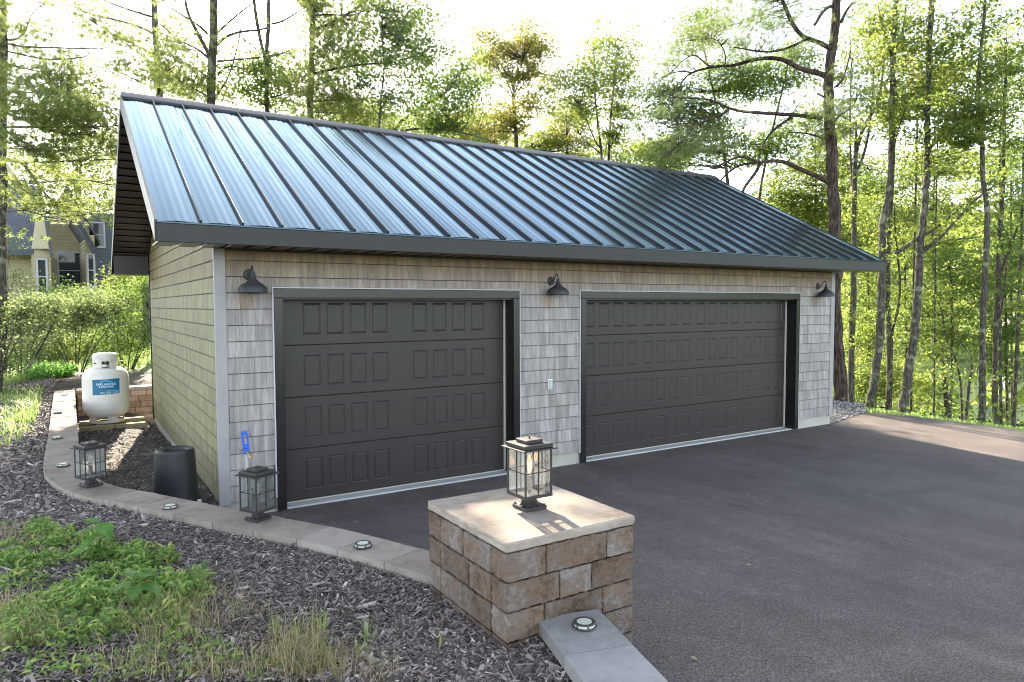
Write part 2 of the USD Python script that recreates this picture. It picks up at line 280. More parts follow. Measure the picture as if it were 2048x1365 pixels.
m_pit = stone('dark_soil', [(0.3, (0.030, 0.024, 0.020)), (0.6, (0.075, 0.062, 0.052)), (0.8, (0.13, 0.11, 0.09))], 40, 1.0, bs=60)
m_gravelstone = M('gravel_stone', {'g': ('geometry', {}), 'r': ('rgb_ramp', dict(ramp=[(0.0, (0.10, 0.095, 0.095)), (0.6, (0.26, 0.25, 0.25)), (1.0, (0.48, 0.45, 0.44))])), 'p': ('principled_bsdf', dict(roughness=0.8))}, [('tn.fac', 'r.fac'), ('r.color', 'p.base_color')])
m_asphalt = M('asphalt', {'g': ('geometry', {}), 'n': ('noise_texture', dict(scale=75.0, detail=4.0, roughness=0.85)), 'w': ('noise_texture', dict(scale=0.9, detail=6.0, roughness=0.65, distortion=0.6)), 'sm': ('noise_texture', dict(scale=6.0, detail=5.0, roughness=0.75)),
     'mt': ('mapping', dict(scale=(1.9, 0.22, 1.0), rotation=(0, 0, 0.25))), 'tn2': ('noise_texture', dict(scale=1.0, detail=4.0, roughness=0.6)), 'v': ('voronoi_texture', dict(scale=95.0)), 'vr': ('rgb_ramp', dict(ramp=[(0.0, (1, 1, 1)), (0.16, (0, 0, 0))])),
     'r': ('rgb_ramp', dict(ramp=[(0.34, (0.030, 0.0262, 0.0240)), (0.5, (0.102, 0.089, 0.082)), (0.66, (0.230, 0.203, 0.187))])), 'r2': ('rgb_ramp', dict(ramp=[(0.32, (0.88, 0.87, 0.87)), (0.68, (1.22, 1.21, 1.21))])),
     'r3': ('rgb_ramp', dict(ramp=[(0.36, (0.88, 0.88, 0.88)), (0.60, (1, 1, 1)), (0.76, (1.45, 1.43, 1.4))])), 'r4': ('rgb_ramp', dict(ramp=[(0.30, (0.90, 0.89, 0.89)), (0.66, (1.16, 1.15, 1.15))])),
     'x': ('mix_color', dict(blend_type='multiply', fac=1.0)), 'x2': ('mix_color', dict(blend_type='multiply', fac=1.0)), 'x3': ('mix_color', dict(blend_type='multiply', fac=1.0)), 'x4': ('mix_color', dict(b=(0.20, 0.185, 0.17))), 'vm': ('math', dict(math_type='multiply', value2=0.55)),
     'b': ('bump', dict(strength=0.8, distance=0.008)), 'p': ('principled_bsdf', dict(roughness=0.85, specular_ior_level=0.3))},
    [('g.position', 'n.vector'), ('g.position', 'w.vector'), ('g.position', 'sm.vector'), ('g.position', 'mt.vector'), ('mt.vector', 'tn2.vector'), ('g.position', 'v.vector'), ('v.distance', 'vr.fac'), ('vr.color', 'vm.value1'),
     ('n.fac', 'r.fac'), ('w.fac', 'r2.fac'), ('sm.fac', 'r3.fac'), ('tn2.fac', 'r4.fac'), ('r.color', 'x.a'), ('r2.color', 'x.b'), ('x.result', 'x2.a'), ('r3.color', 'x2.b'), ('x2.result', 'x3.a'), ('r4.color', 'x3.b'), ('x3.result', 'x4.a'), ('vm.value', 'x4.fac'), ('x4.result', 'p.base_color'), ('n.fac', 'b.height'), ('b.normal', 'p.normal')])
m_lawn = stone('lawn_earth', [(0.3, (0.045, 0.075, 0.014)), (0.55, (0.085, 0.125, 0.022)), (0.8, (0.15, 0.17, 0.04))], 3, 0.6)
m_water = plain('lake_water', (0.02, 0.035, 0.04), 0.12, bump=0.15, bscale=1.5)
m_siding = plain('cream_siding', (0.40, 0.345, 0.215), 0.6, var=0.08, vscale=1.5)
m_houseroof = plain('slate_roof_shingle', (0.055, 0.060, 0.072), 0.7, var=0.25, vscale=7)
m_houseblue = plain('blue_grey_siding', (0.085, 0.10, 0.135), 0.6, var=0.1, vscale=2)
m_pane = M('window_pane', {'f': ('fresnel', dict(IOR=1.5)), 'd': ('diffuse_bsdf', dict(color=(0.03, 0.035, 0.04))), 'gl': ('glossy_bsdf', dict(roughness=0.03, color=(0.9, 0.9, 0.9))), 'm': ('mix_closure', {})}, [('f.fac', 'm.fac'), ('d.BSDF', 'm.closure1'), ('gl.BSDF', 'm.closure2')], 'm.closure')
m_dry = plain('dry_wood', (0.26, 0.22, 0.18), 0.8, var=0.3, vscale=30)

# ---------------------------------------------------------------- terrain
PATH = spline([(0.72,-4.15),(0.40,-3.38),(0.18,-2.92),(-0.02,-2.58),(-0.26,-2.20),(-0.46,-1.84),(-0.70,-1.43),(-0.90,-1.06),(-1.11,-0.72),(-1.28,-0.28),(-1.41,0.27),(-1.46,0.85),(-1.465,2.2),(-1.47,4.2),(-1.48,8.16)], 220)
STUB = spline([(0.90,-5.10),(0.74,-5.66),(0.55,-6.30),(0.30,-7.05),(0.0,-7.9),(-0.35,-9.2)], 60)
MULCH_POLY = Polygon([tuple(p) for p in STUB[::-1]]+[(0.9,-4.5)]+[tuple(p) for p in PATH]+[(3.5,8.16),(3.5,10.2),(-13,15),(-13,-11),(-1.0,-11)])
LOW = Polygon([(-0.4,-9.6)]+[tuple(p) for p in STUB[::-1]]+[(0.9,-4.5)]+[tuple(p) for p in PATH]+[(11.3,8.1),(11.3,4.0),(13.3,4.0),(13.3,-13),(-0.4,-13)])
def asph(x, y):
    return -0.185+0.078*np.maximum(0, -np.asarray(y)-0.15)*(1-smoothstep(x, 1.4, 6.0))
def bed(x, y):
    x, y = np.asarray(x, float), np.asarray(y, float)
    n = meshkit.fbm(np.stack([x*0.8, y*0.8, x*0], -1), 3, 4)-0.5
    left = np.maximum(0, -x-1.7)
    return 0.395+0.10*n*np.minimum(1, 0.25+left*0.5)+0.05*smoothstep(left, 0.5, 4)+0.14*smoothstep(y, 8.2, 9.2)
def land(x, y):
    x, y = np.asarray(x, float), np.asarray(y, float)
    h = bed(x, y)*(1-smoothstep(x, 2.0, 11.5))-0.22*smoothstep(x, 2.0, 11.5)
    h = h+0.3*(meshkit.fbm(np.stack([x*0.09, y*0.09, x*0+3], -1), 3, 9)-0.5)*smoothstep(np.hypot(x, y), 14, 30)
    d = np.maximum(0, x-13.4)+0.35*np.maximum(0, y-26)
    h = h-0.155*np.minimum(d, 75)
    far = np.maximum(0, x*0.93+y*0.36-135)
    h = h+np.minimum(far*0.26, 46)*(0.85+0.3*meshkit.noise(np.stack([x*0.02, y*0.02, x*0], -1), 2))
    return h
def grid_axis(segs):
    return np.concatenate([np.arange(a, b, s) for a, b, s in segs]+[[segs[-1][1]]])
gx = grid_axis([(-400,-60,20),(-60,-14,2),(-14,-4,0.4),(-4,2,0.12),(2,16,0.4),(16,60,1.5),(60,200,6),(200,640,22)])
gy = grid_axis([(-300,-40,20),(-40,-11,2),(-11,10,0.14),(10,60,1.5),(60,200,6),(200,500,20)])
X, Y = np.meshgrid(gx, gy, indexing='ij')
Z = land(X, Y)-0.045
low = contains_xy(LOW, X, Y) | ((X > -0.2) & (X < 11.4) & (Y > 0) & (Y < 7.6))
Z = np.where(low, np.minimum(Z, -0.62), Z)
def gridmesh(X, Y, Z, keep=None):
    n, m = X.shape; idx = np.arange(n*m).reshape(n, m)
    q = np.stack([idx[:-1, :-1], idx[1:, :-1], idx[1:, 1:], idx[:-1, 1:]], -1).reshape(-1, 4)
    if keep is not None: q = q[keep[q].all(1)]
    used = np.unique(q); new = np.full(n*m, -1); new[used] = np.arange(len(used))
    return np.stack([X, Y, Z], -1).reshape(-1, 3)[used], new[q]
obj('ground', gridmesh(X, Y, Z), m_lawn, smooth=True, kind='structure', label='grassy ground falling away beyond the drive')
lk = MB(); lk.add([(70, -260, -8.6), (230, -260, -8.6), (230, 330, -8.6), (70, 330, -8.6)], [[0, 1, 2, 3]])
obj('lake', lk, m_water, smooth=False, kind='structure')
# mulch bed
bx, by = np.meshgrid(np.arange(-11, 3.5, 0.09), np.arange(-10, 11.5, 0.09), indexing='ij')
bz = bed(bx, by)+0.022*(meshkit.fbm(np.stack([bx*9, by*9, bx*0], -1), 3, 1)-0.5)
obj('mulch_bed', gridmesh(bx, by, bz, contains_xy(MULCH_POLY, bx, by).ravel()), m_mulch, smooth=True, kind='structure')
# dark soil of the pit between the wall and the garage
PIT = Polygon([tuple(p) for p in PATH[60:]]+[(0.4, 8.1), (0.4, 7.2), (0.02, 7.2), (0.02, 0.02), (0.0, -0.6), (-0.25, -1.9)])
pit_z = lambda x, y: -0.035+0.03*smoothstep(y, 2, 6)-0.16*smoothstep(x, -0.45, 0.0)*smoothstep(y, 1.5, 6)+0.05*(meshkit.fbm(np.stack([np.asarray(x)*2.5, np.asarray(y)*2.5, np.asarray(x)*0], -1), 3, 7)-0.5)
px_, py_ = np.meshgrid(np.arange(-1.7, 0.5, 0.06), np.arange(-2.4, 8.3, 0.06), indexing='ij')
obj('soil_pit', gridmesh(px_, py_, pit_z(px_, py_)+0.03*(meshkit.fbm(np.stack([px_*14, py_*14, px_*0], -1), 2, 3)-0.5), contains_xy(PIT.buffer(0.07), px_, py_).ravel()), m_pit, smooth=True, kind='structure')
# asphalt drive: its edge follows the walls and runs to a rounded crest on the right
ASPH = Polygon([(-0.36,-9.4)]+[tuple(p) for p in STUB[::-1]]+[(0.9,-4.5)]+[tuple(p) for p in PATH[:78]]+[(-0.02,-0.5),(0.02,0.035),(11.2,0.035),(11.9,0.16),(12.7,0.36),(13.25,0.5),(13.55,-0.6),(13.6,-6),(13.6,-13),(-0.4,-13)])
ax, ay = np.meshgrid(np.r_[np.arange(-1.4, 3, 0.07), np.arange(3, 13.8, 0.15)], np.r_[np.arange(-13, -6.5, 0.2), np.arange(-6.5, 0.7, 0.07)], indexing='ij')
az = asph(ax, ay)+0.006*(meshkit.fbm(np.stack([ax*1.3, ay*1.3, ax*0], -1), 3, 5)-0.5)
keep = contains_xy(ASPH.buffer(0.05), ax, ay).ravel()
v, q = gridmesh(ax, ay, az, keep)
e = np.vstack([q[:, [0, 1]], q[:, [1, 2]], q[:, [2, 3]], q[:, [3, 0]]]); key = {}
es = set(map(tuple, e)); rim = np.array([(a, b) for a, b in e if (b, a) not in es])
v2 = v.copy(); v2[:, 2] -= 0.12; sk = np.column_stack([rim[:, 1], rim[:, 0], rim[:, 0]+len(v), rim[:, 1]+len(v)])
obj('driveway', (np.vstack([v, v2]), np.vstack([q, sk])), m_asphalt, smooth=40, kind='structure', label='dark asphalt drive')
# gravel by the far corner
GRAV = Polygon([(11.2,0.03),(11.9,0.14),(12.7,0.34),(13.3,0.5),(14.3,1.2),(14.2,4.6),(11.3,4.0)])
gxx, gyy = np.meshgrid(np.arange(11.0, 14.6, 0.1), np.arange(-0.1, 4.2, 0.1), indexing='ij')
grav_z = lambda x, y: -0.175+0.03*np.asarray(y)*0+0.0*smoothstep(y, 0, 1.5)
obj('gravel_strip', gridmesh(gxx, gyy, grav_z(gxx, gyy)-0.01, contains_xy(GRAV.buffer(0.08), gxx, gyy).ravel()), m_pit, smooth=True, kind='structure')

# ---------------------------------------------------------------- garage
WX, WD, C, WT = 11.21, 7.30, 0.178, 2.80
RX0, RX1, EY, EZ, RY, RZ = -0.611, 11.93, -0.60, 2.985, 3.65, 5.225
BY = 2*RY-EY
D1, D2 = (0.70, 3.80), (5.07, 10.03)
DTOP, DBOT, DY = 2.255, -0.165, 0.20
garage = thing('garage', 'long detached garage with grey shake siding, dark standing seam roof and two charcoal doors', 'garage')
def wz(y):  # underside of the roof at y
    return np.where(y < RY, EZ+(RZ-EZ)*(y-EY)/(RY-EY), EZ+(RZ-EZ)*(BY-y)/(BY-RY))-0.14
rng = np.random.default_rng(11)
# sheathing behind the shakes
fm = MB()
for a, b in ((0.0, 0.62), (3.88, 4.98), (10.14, WX)): fm.box((a, 0.004, 0.0), (b, 0.20, WT+0.02))
for a, b in ((0.62, 3.88), (4.98, 10.14)): fm.box((a, 0.004, 2.36), (b, 0.20, WT+0.02))
front = obj('front_wall', fm, m_backing, garage, smooth=False)
def gable(x0, x1):
    ys = np.array([0.21, WD-0.21, WD-0.21, RY, 0.21]); zs = np.array([0.0, 0.0, wz(WD-0.21), wz(RY), wz(0.21)])
    v = np.array([(x, y, z) for x in (x0, x1) for y, z in zip(ys, zs)])
    f = [[0,1,2],[0,2,3],[0,3,4],[5,7,6],[5,8,7],[5,9,8]]+[t for i in range(5) for t in ([i, 5+i, 5+(i+1) % 5], [i, 5+(i+1) % 5, (i+1) % 5])]
    return v, f
side = obj('side_wall', gable(0.004, 0.2), m_backing, garage, smooth=False)
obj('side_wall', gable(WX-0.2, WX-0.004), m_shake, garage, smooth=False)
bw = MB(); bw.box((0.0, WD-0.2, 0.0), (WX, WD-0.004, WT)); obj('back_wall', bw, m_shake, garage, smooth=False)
for lo, hi in [((a, 0.016, -0.5), (b, 0.22, -0.001)) for a, b in ((0.012, 0.69), (3.81, 5.06), (10.04, WX-0.012))]+[((0.012, 0.222, -0.5), (0.22, WD-0.012, -0.001)), ((WX-0.22, 0.222, -0.5), (WX-0.012, WD-0.012, -0.001)), ((0.222, WD-0.22, -0.5), (WX-0.222, WD-0.012, -0.001))]:
    obj('foundation', boxvf(lo, hi), m_found, garage, smooth=False)
for a, b in ((0.692, 3.808), (5.062, 10.038)): obj('floor_slab', boxvf((a, 0.03, -0.5), (b, 6.9, DBOT)), m_concrete, garage, smooth=False)
# shakes
shakes = []   # (vertices, on the side wall)
def course(lo, hi, z, h, sidewall, top=None, gap=0.0022):
    x = lo-rng.uniform(0, 0.12)
    while x < hi:
        w = rng.choice([0.09, 0.12, 0.15, 0.18, 0.21])*rng.uniform(0.92, 1.08)
        a, b = max(x, lo), min(x+w, hi); x += w
        if b-a < 0.02: continue
        a += gap/2; b -= gap/2
        dz = rng.uniform(-0.0008, 0.0012); t = rng.uniform(0.0065, 0.008) if sidewall else rng.uniform(0.013, 0.015); z0, z1 = z+dz, z+h-(0.014 if sidewall else 0.009)
        if not sidewall:
            vv = [(a, -t, z0), (b, -t, z0), (b, 0.003, z0), (a, 0.003, z0), (a, -0.003, z1), (b, -0.003, z1), (b, 0.003, z1), (a, 0.003, z1)]
        else:
            tt = [min(z1, wz(a)-0.01), min(z1, wz(b)-0.01)]
            if min(tt) <= z0+0.01: continue
            vv = [(-t, b, z0), (-t, a, z0), (0.003, a, z0), (0.003, b, z0), (-0.003, b, tt[1]), (-0.003, a, tt[0]), (0.003, a, tt[0]), (0.003, b, tt[1])]
        shakes.append((np.array(vv, float), sidewall))
POST = 0.098
for i in range(16):
    z, h = i*C, min(C, WT-0.02-i*C)
    if h < 0.03: continue
    if z >= 2.36: spans = [(POST, WX-POST)]
    else: spans = [(POST, 0.585), (3.905, 4.955), (10.16, WX-POST)]
    for a, b in spans:
        if z < 2.372 < z+h and len(spans) == 3:   # the course that meets the door heads
            course(a, b, z, h, False)
        else: course(a, b, z, h, False)
    if z < 2.378 < z+h:
        for a, b in ((0.585, 3.905), (4.955, 10.16)): course(a, b, 2.382, z+h-2.382, False)
for i in range(29):
    z = i*C
    lim = [y for y in np.linspace(0.0, WD, 400) if wz(y) > z+0.03]
    if lim: course(max(lim[0], 0.035), min(lim[-1], WD-0.04), z, C, True)
area = []
for vv, s in shakes:
    p = project(vv[[0, 1, 5, 4]]); area.append(abs(np.cross(p[2]-p[0], p[3]-p[1]))/2)
order = np.argsort(area)[::-1]
rest = {True: MB(), False: MB()}
for k, i in enumerate(order):
    vv, s = shakes[i]
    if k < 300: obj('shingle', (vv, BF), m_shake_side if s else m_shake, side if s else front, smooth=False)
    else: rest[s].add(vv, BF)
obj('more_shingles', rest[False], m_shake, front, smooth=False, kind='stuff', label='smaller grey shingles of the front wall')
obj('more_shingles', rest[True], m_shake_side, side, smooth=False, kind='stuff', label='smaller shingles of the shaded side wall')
for lo, hi, mt in (((-0.018, -0.022, -0.03), (POST, 0.0, WT-0.01), m_trim), ((-0.018, 0.002, -0.03), (-0.002, 0.035, WT-0.01), m_trim), ((WX-POST, -0.022, -0.02), (WX+0.018, 0.0, WT-0.01), m_trim),
                   ((-0.022, WD-0.04, -0.06), (0.0, WD+0.01, WT), m_fascia)):
    obj('corner_post', bevel(lo, hi, 0.004), mt, garage)
# door surrounds
for (a, b) in (D1, D2):
    o0, o1 = a-0.10, b+0.10
    obj('door_trim', bevel((o0, -0.034, -0.17), (a, 0.0, 2.255), 0.004), m_black, garage, label='black metal jamb cover on the left of a door')
    obj('door_trim', bevel((b, -0.034, -0.17), (o1, 0.0, 2.255), 0.004), m_black, garage, label='black metal jamb cover on the right of a door')
    obj('door_head', bevel((o0, -0.036, 2.257), (o1, 0.0, 2.365), 0.004), m_black, garage)
    jm = MB(); jm.box((a, 0.002, -0.17), (a+0.012, 0.24, 2.254)); jm.box((b-0.012, 0.002, -0.17), (b, 0.24, 2.254)); jm.box((a+0.013, 0.002, 2.242), (b-0.013, 0.24, 2.254))
    obj('door_jamb', jm, m_black, garage, smooth=False)
    for lo, hi in (((o0-0.016, -0.026, -0.02), (o0-0.001, -0.001, 2.366)), ((o1+0.001, -0.026, -0.02), (o1+0.016, -0.001, 2.366)), ((o0-0.016, -0.026, 2.367), (o1+0.016, -0.001, 2.380))):
        obj('channel_trim', boxvf(lo, hi), m_trim_light, garage, smooth=False)
    for lo, hi in (((b-0.030, DY-0.03, -0.15), (b-0.014, DY-0.004, 2.235)), ((a+0.014, DY-0.03, -0.15), (a+0.030, DY-0.004, 2.235))):
        obj('weather_strip', boxvf(lo, hi), m_seal, garage, smooth=False)
def section(x0, x1, z0, z1, cells):
    """One door section: a slab whose face is pressed in round each raised panel."""
    xs = sorted({x0, x1, *[c+d for a, b in cells for c, d in ((a, 0), (a, 0.014), (a, 0.028), (b, -0.028), (b, -0.014), (b, 0))]})
    pz0, pz1 = z0+0.118, z0+0.118+0.378
    pz1 = min(pz1, z1-0.03)
    zs = [z0, z0+0.006, pz0, pz0+0.014, pz0+0.028, pz1-0.028, pz1-0.014, pz1, z1-0.006, z1]
    def dep(x, z):
        if z in (z0, z1): return 0.008
        for a, b in cells:
            if a <= x <= b and pz0 <= z <= pz1:
                m = min(x-a, b-x, z-pz0, pz1-z)
                return float(np.interp(m, [0, 0.014, 0.028], [0, 0.009, 0.002]))
        return 0.0
    P = np.array([[(x, DY+dep(x, z), z) for z in zs] for x in xs])
    n, m = P.shape[:2]; idx = np.arange(n*m).reshape(n, m)
    q = np.stack([idx[:-1, :-1], idx[1:, :-1], idx[1:, 1:], idx[:-1, 1:]], -1).reshape(-1, 4)
    b = MB(); b.add(P.reshape(-1, 3), q); b.box((x0, DY+0.010, z0+0.001), (x1, DY+0.05, z1-0.001))
    return b
secz = [DBOT+0.012, 0.467, 1.085, 1.703, 2.32]
c1 = [(s+k*0.287, s+k*0.287+0.215) for s in (0.985, 2.395) for k in range(4)]
c2 = [(s+k*0.287, s+k*0.287+0.21) for s in (5.21, 6.42, 7.635, 8.84) for k in range(4)]
for (a, b), cells, nm in ((D1, c1, 'narrow charcoal sectional door with two groups of panels'), (D2, c2, 'wide charcoal sectional door')):
    dr = MB(); dr.box((a+0.02, DY+0.052, DBOT+0.02), (b-0.02, DY+0.075, 2.3))
    door = obj('garage_door', dr, m_door, garage, smooth=False, label=nm)
    for z0, z1 in zip(secz[:-1], secz[1:]): obj('door_section', section(a+0.016, b-0.016, z0+0.0015, z1-0.0015, cells), m_door, door, smooth=20)
    bs = MB(); bs.box((a+0.016, DY-0.004, DBOT+0.001), (b-0.016, DY+0.03, DBOT+0.012)); obj('bottom_seal', bs, m_seal, door, smooth=False)
# roof: ribbed panels between standing seams, front slope
SP = (RX1-RX0)/32
sl_len = math.hypot(RY-EY, RZ-EZ); sy, sz = (RY-EY)/sl_len, (RZ-EZ)/sl_len
def slope_pt(x, s, h):   # point on the front slope: s along it from the eave, h above it
    return np.stack([x, EY+s*sy-h*sz, EZ+s*sz+h*sy], -1)
for k in range(32):
    x0 = RX0+k*SP; u = np.linspace(0, 1, 61)
    prof = 0.0012*np.sin(2*np.pi*5*u)*smoothstep(np.sin(np.pi*u), 0.2, 0.6)+0.0095*np.sin(np.pi*u)**2
    ss = np.r_[0, np.linspace(0.0, sl_len, 13)]
    U, S = np.meshgrid(u, ss, indexing='ij')
    wob = 0.0016*(meshkit.fbm(np.stack([U*3+k*7, S*1.1, U*0], -1), 2, k)-0.5)
    H = prof[:, None]+wob; H[:, 0] = -0.02
    P = slope_pt(x0+0.004+U*(SP-0.008), S, H); n, m = U.shape; idx = np.arange(n*m).reshape(n, m)
    obj('roof_panel', (P.reshape(-1, 3), np.stack([idx[:-1, :-1], idx[1:, :-1], idx[1:, 1:], idx[:-1, 1:]], -1).reshape(-1, 4)), m_roof, garage, smooth=40)
for k in range(1, 32):
    xc = RX0+k*SP; w = 0.0085
    pr = [(-w, -0.01), (-w, 0.030), (-w*0.5, 0.036), (w*0.5, 0.036), (w, 0.030), (w, -0.01)]
    P = np.vstack([slope_pt(np.array([xc+a for a, h in pr]), np.full(6, s), np.array([h for a, h in pr])) for s in (-0.012, sl_len-0.10)])
    f = [[i, i+1, 7+i, 6+i] for i in range(5)]
    ff = [[a, c, b] for a, b, c, d in f]+[[a, d, c] for a, b, c, d in f]+[[0, 1, 5], [1, 4, 5], [1, 2, 4], [2, 3, 4]]+[[6, 11, 7], [7, 11, 10], [7, 10, 8], [8, 10, 9]]
    ff = [[t[0], t[2], t[1]] for t in ff]
    obj('roof_seam', (P, np.array(ff)), m_fascia, garage, smooth=False)
def slab(p, q, r, s, th):   # a slab under four corners
    v = np.array([p, q, r, s], float); w = v.copy(); w[:, 2] -= th
    return np.vstack([v, w]), np.array([[0,1,2,3],[4,7,6,5],[0,4,5,1],[1,5,6,2],[2,6,7,3],[3,7,4,0]])
obj('back_roof', slab((RX0, RY, RZ), (RX1, RY, RZ), (RX1, BY, EZ), (RX0, BY, EZ), 0.02), m_roof, garage, smooth=False)
obj('roof_deck', slab((RX0+0.03, EY+0.02, EZ-0.045), (RX1-0.03, EY+0.02, EZ-0.045), (RX1-0.03, RY, RZ-0.045), (RX0+0.03, RY, RZ-0.045), 0.05), m_fascia, garage, smooth=False)
# ridge cap: bent metal with a rolled hem
rc = MB(); pr = []
for t in np.linspace(-1, 1, 9):
    pr.append((RY+t*0.15, RZ+0.052-abs(t)*0.15*(sz/sy)*1.0-0.012*t*t+0.012*(1-abs(t))))
pr = [(RY-0.152, pr[0][1]-0.032)]+pr+[(RY+0.152, pr[-1][1]-0.032)]
v = np.array([(x, y, z) for x in (RX0-0.012, RX1+0.012) for y, z in pr]); n = len(pr)
rc.add(v, [[i, i+n, i+n+1, i+1] for i in range(n-1)])
for o in (0, n): rc.add(v[o:o+n], [[0, i, i+1] for i in range(1, n-1)])
obj('ridge_cap', rc, m_fascia, garage, smooth=40)
# fascia, soffits, rake boards
obj('front_fascia', bevel((RX0, EY-0.022, EZ-0.20), (RX1-0.005, EY, EZ-0.018), 0.005), m_fascia, garage)
obj('back_fascia', bevel((RX0, BY, EZ-0.20), (RX1-0.005, BY+0.02, EZ-0.018), 0.004), m_fascia, garage)
dg = MB(); dg.box((RX0, EY-0.030, EZ-0.017), (RX1, EY+0.05, EZ-0.006)); obj('drip_edge', dg, m_roof, garage, smooth=False)
sf = MB(); zf = WT-0.012
k = 0; x = RX0+0.01
while x < RX1-0.1:
    b = min(x+0.225, RX1-0.01)
    sf.box((x, EY+0.004, zf), (b-0.05, -0.024, zf+0.012)); sf.box((b-0.05, EY+0.004, zf+0.016), (b-0.0005, -0.024, zf+0.028)); x += 0.225
obj('front_soffit', sf, m_soffit, garage, smooth=False)
sb = MB(); sb.box((RX0+0.01, WD+0.02, zf), (RX1-0.01, BY-0.003, zf+0.012)); obj('back_soffit', sb, m_soffit, garage, smooth=False)
def rake(x0, x1, xs0, xs1):
    for (ya, yb) in ((EY, RY), (BY, RY)):
        dz = 0.205
        P = np.array([(x, y, z) for x in (x0, x1) for y, z in ((ya, EZ+0.012), (yb, RZ+0.012), (yb, RZ+0.012-dz), (ya, EZ+0.012-dz))])
        f = [[0,1,2,3],[4,7,6,5],[0,4,5,1],[1,5,6,2],[2,6,7,3],[3,7,4,0]]
        obj('rake_board', (P, np.array(f)), m_fascia, garage, smooth=False)
        # ribbed soffit panels under the rake overhang, laid across the slope
        rs = MB(); L = math.hypot(yb-ya, RZ-EZ); n = int(L/0.2)
        for i in range(n):
            for (t0, t1, up_) in ((i/n, (i+0.68)/n, 0.0), ((i+0.68)/n, (i+0.98)/n, 0.030)):
                A, B = ya+(yb-ya)*t0, ya+(yb-ya)*t1; za, zb = EZ+(RZ-EZ)*t0-0.16+up_, EZ+(RZ-EZ)*t1-0.16+up_
                if (zb if zb > za else za) < zf+0.02: continue
                v = np.array([(xs0, A, za), (xs1, A, za), (xs1, B, zb), (xs0, B, zb)]); w = v.copy(); w[:, 2] += 0.012
                rs.add(np.vstack([w, v]), np.array([[0,1,2,3],[4,7,6,5],[0,4,5,1],[1,5,6,2],[2,6,7,3],[3,7,4,0]]))
        obj('rake_soffit', rs, m_soffit, garage, smooth=False)
rake(RX0-0.02, RX0+0.002, RX0+0.004, -0.016)
rake(RX1-0.004, RX1+0.016, WX+0.004, RX1-0.006)
rt_ = MB(); rt_.box((RX0+0.004, WD+0.012, zf-0.01), (-0.02, BY-0.003, zf-0.001)); rt_.box((RX0+0.004, WD+0.012, zf), (-0.018, WD+0.022, EZ+0.2))
obj('eave_return', rt_, m_soffit, garage, smooth=False)

# ---------------------------------------------------------------- retaining wall, pillar, low wall
CAPZ, CAPT = 0.46, 0.065
def path_frames(P):
    d = np.r_[0, np.cumsum(np.linalg.norm(np.diff(P, axis=0), axis=1))]
    T = np.gradient(P, axis=0); T /= np.linalg.norm(T, axis=1, keepdims=True)
    return d, T
def strip(P, d, T, a, b, o0, o1, z0, z1, k=4, seed=0, amp=0.004):
    """A stone laid along a path from length a to b, from offset o0 to o1 across it."""
    s = np.linspace(a, b, k+1); C_ = np.stack([np.interp(s, d, P[:, i]) for i in (0, 1)], -1); t = np.stack([np.interp(s, d, T[:, i]) for i in (0, 1)], -1)
    nrm = np.stack([t[:, 1], -t[:, 0]], -1)
    L, R = C_+nrm*o0, C_+nrm*o1; r = np.random.default_rng(seed)
    v = []
    for i in range(k+1):
        for (xy, z) in ((L[i], z0), (R[i], z0), (R[i], z1), (L[i], z1)): v.append([*(xy+r.uniform(-amp, amp, 2)*(0 < i < k)), z+r.uniform(-amp, amp)*0.4])
    v = np.array(v); f = []
    for i in range(k): f += [[4*i+j, 4*i+(j+1) % 4, 4*i+4+(j+1) % 4, 4*i+4+j] for j in range(4)]
    f += [[3, 2, 1, 0], [4*k, 4*k+1, 4*k+2, 4*k+3]]
    f = np.array(f); f = np.vstack([f[:, [0, 2, 1]], f[:, [0, 3, 2]]])
    t_ = trimesh.Trimesh(v, f, process=False); t_.fix_normals(); return t_.vertices, t_.faces
wall = thing('retaining_wall', 'curved low block retaining wall with sandstone caps running from the pillar round the soil pit', 'retaining wall')
d_, T_ = path_frames(PATH); s = 0.0; k = 0; rng = np.random.default_rng(5)
while s < d_[-1]-0.12:
    e_ = min(s+rng.uniform(0.42, 0.50), d_[-1]); zz = CAPZ+0.05*smoothstep((s+e_)/2, 8, 12.5)+rng.uniform(-0.003, 0.003)
    obj('cap_stone', strip(PATH, d_, T_, s+0.0045, e_-0.0045, -0.168, 0.168, zz-CAPT, zz, 5, k, 0.003), m_cap, wall, smooth=20); s = e_; k += 1
BW0, BW1, BWY = -1.31, 1.0, 8.0
x = BW0+0.02
while x < BW1:
    b = min(x+rng.uniform(0.42, 0.5), BW1)
    obj('cap_stone', bevel((x+0.002, BWY-0.02, 0.515-CAPT), (b-0.002, BWY+0.34, 0.515), 0.006), m_cap, wall); x = b
RH = 0.122
for row in range(5):          # the back wall of the pit, seen behind the gas tank
    z1 = 0.515-CAPT-0.003-row*RH; x = BW0+0.03-(row % 2)*0.15
    while x < BW1:
        b = x+rng.uniform(0.26, 0.34)
        lo, hi = max(x, BW0+0.03), min(b, BW1)
        if hi-lo > 0.05: obj('block', rough(bevel((lo+0.003, BWY+rng.uniform(0, 0.012), z1-RH+0.004), (hi-0.003, BWY+0.28, z1), 0.008), 0.007, 22, k, 0.09), m_block_tan, wall, smooth=25); k += 1
        x = b
s = 2.0
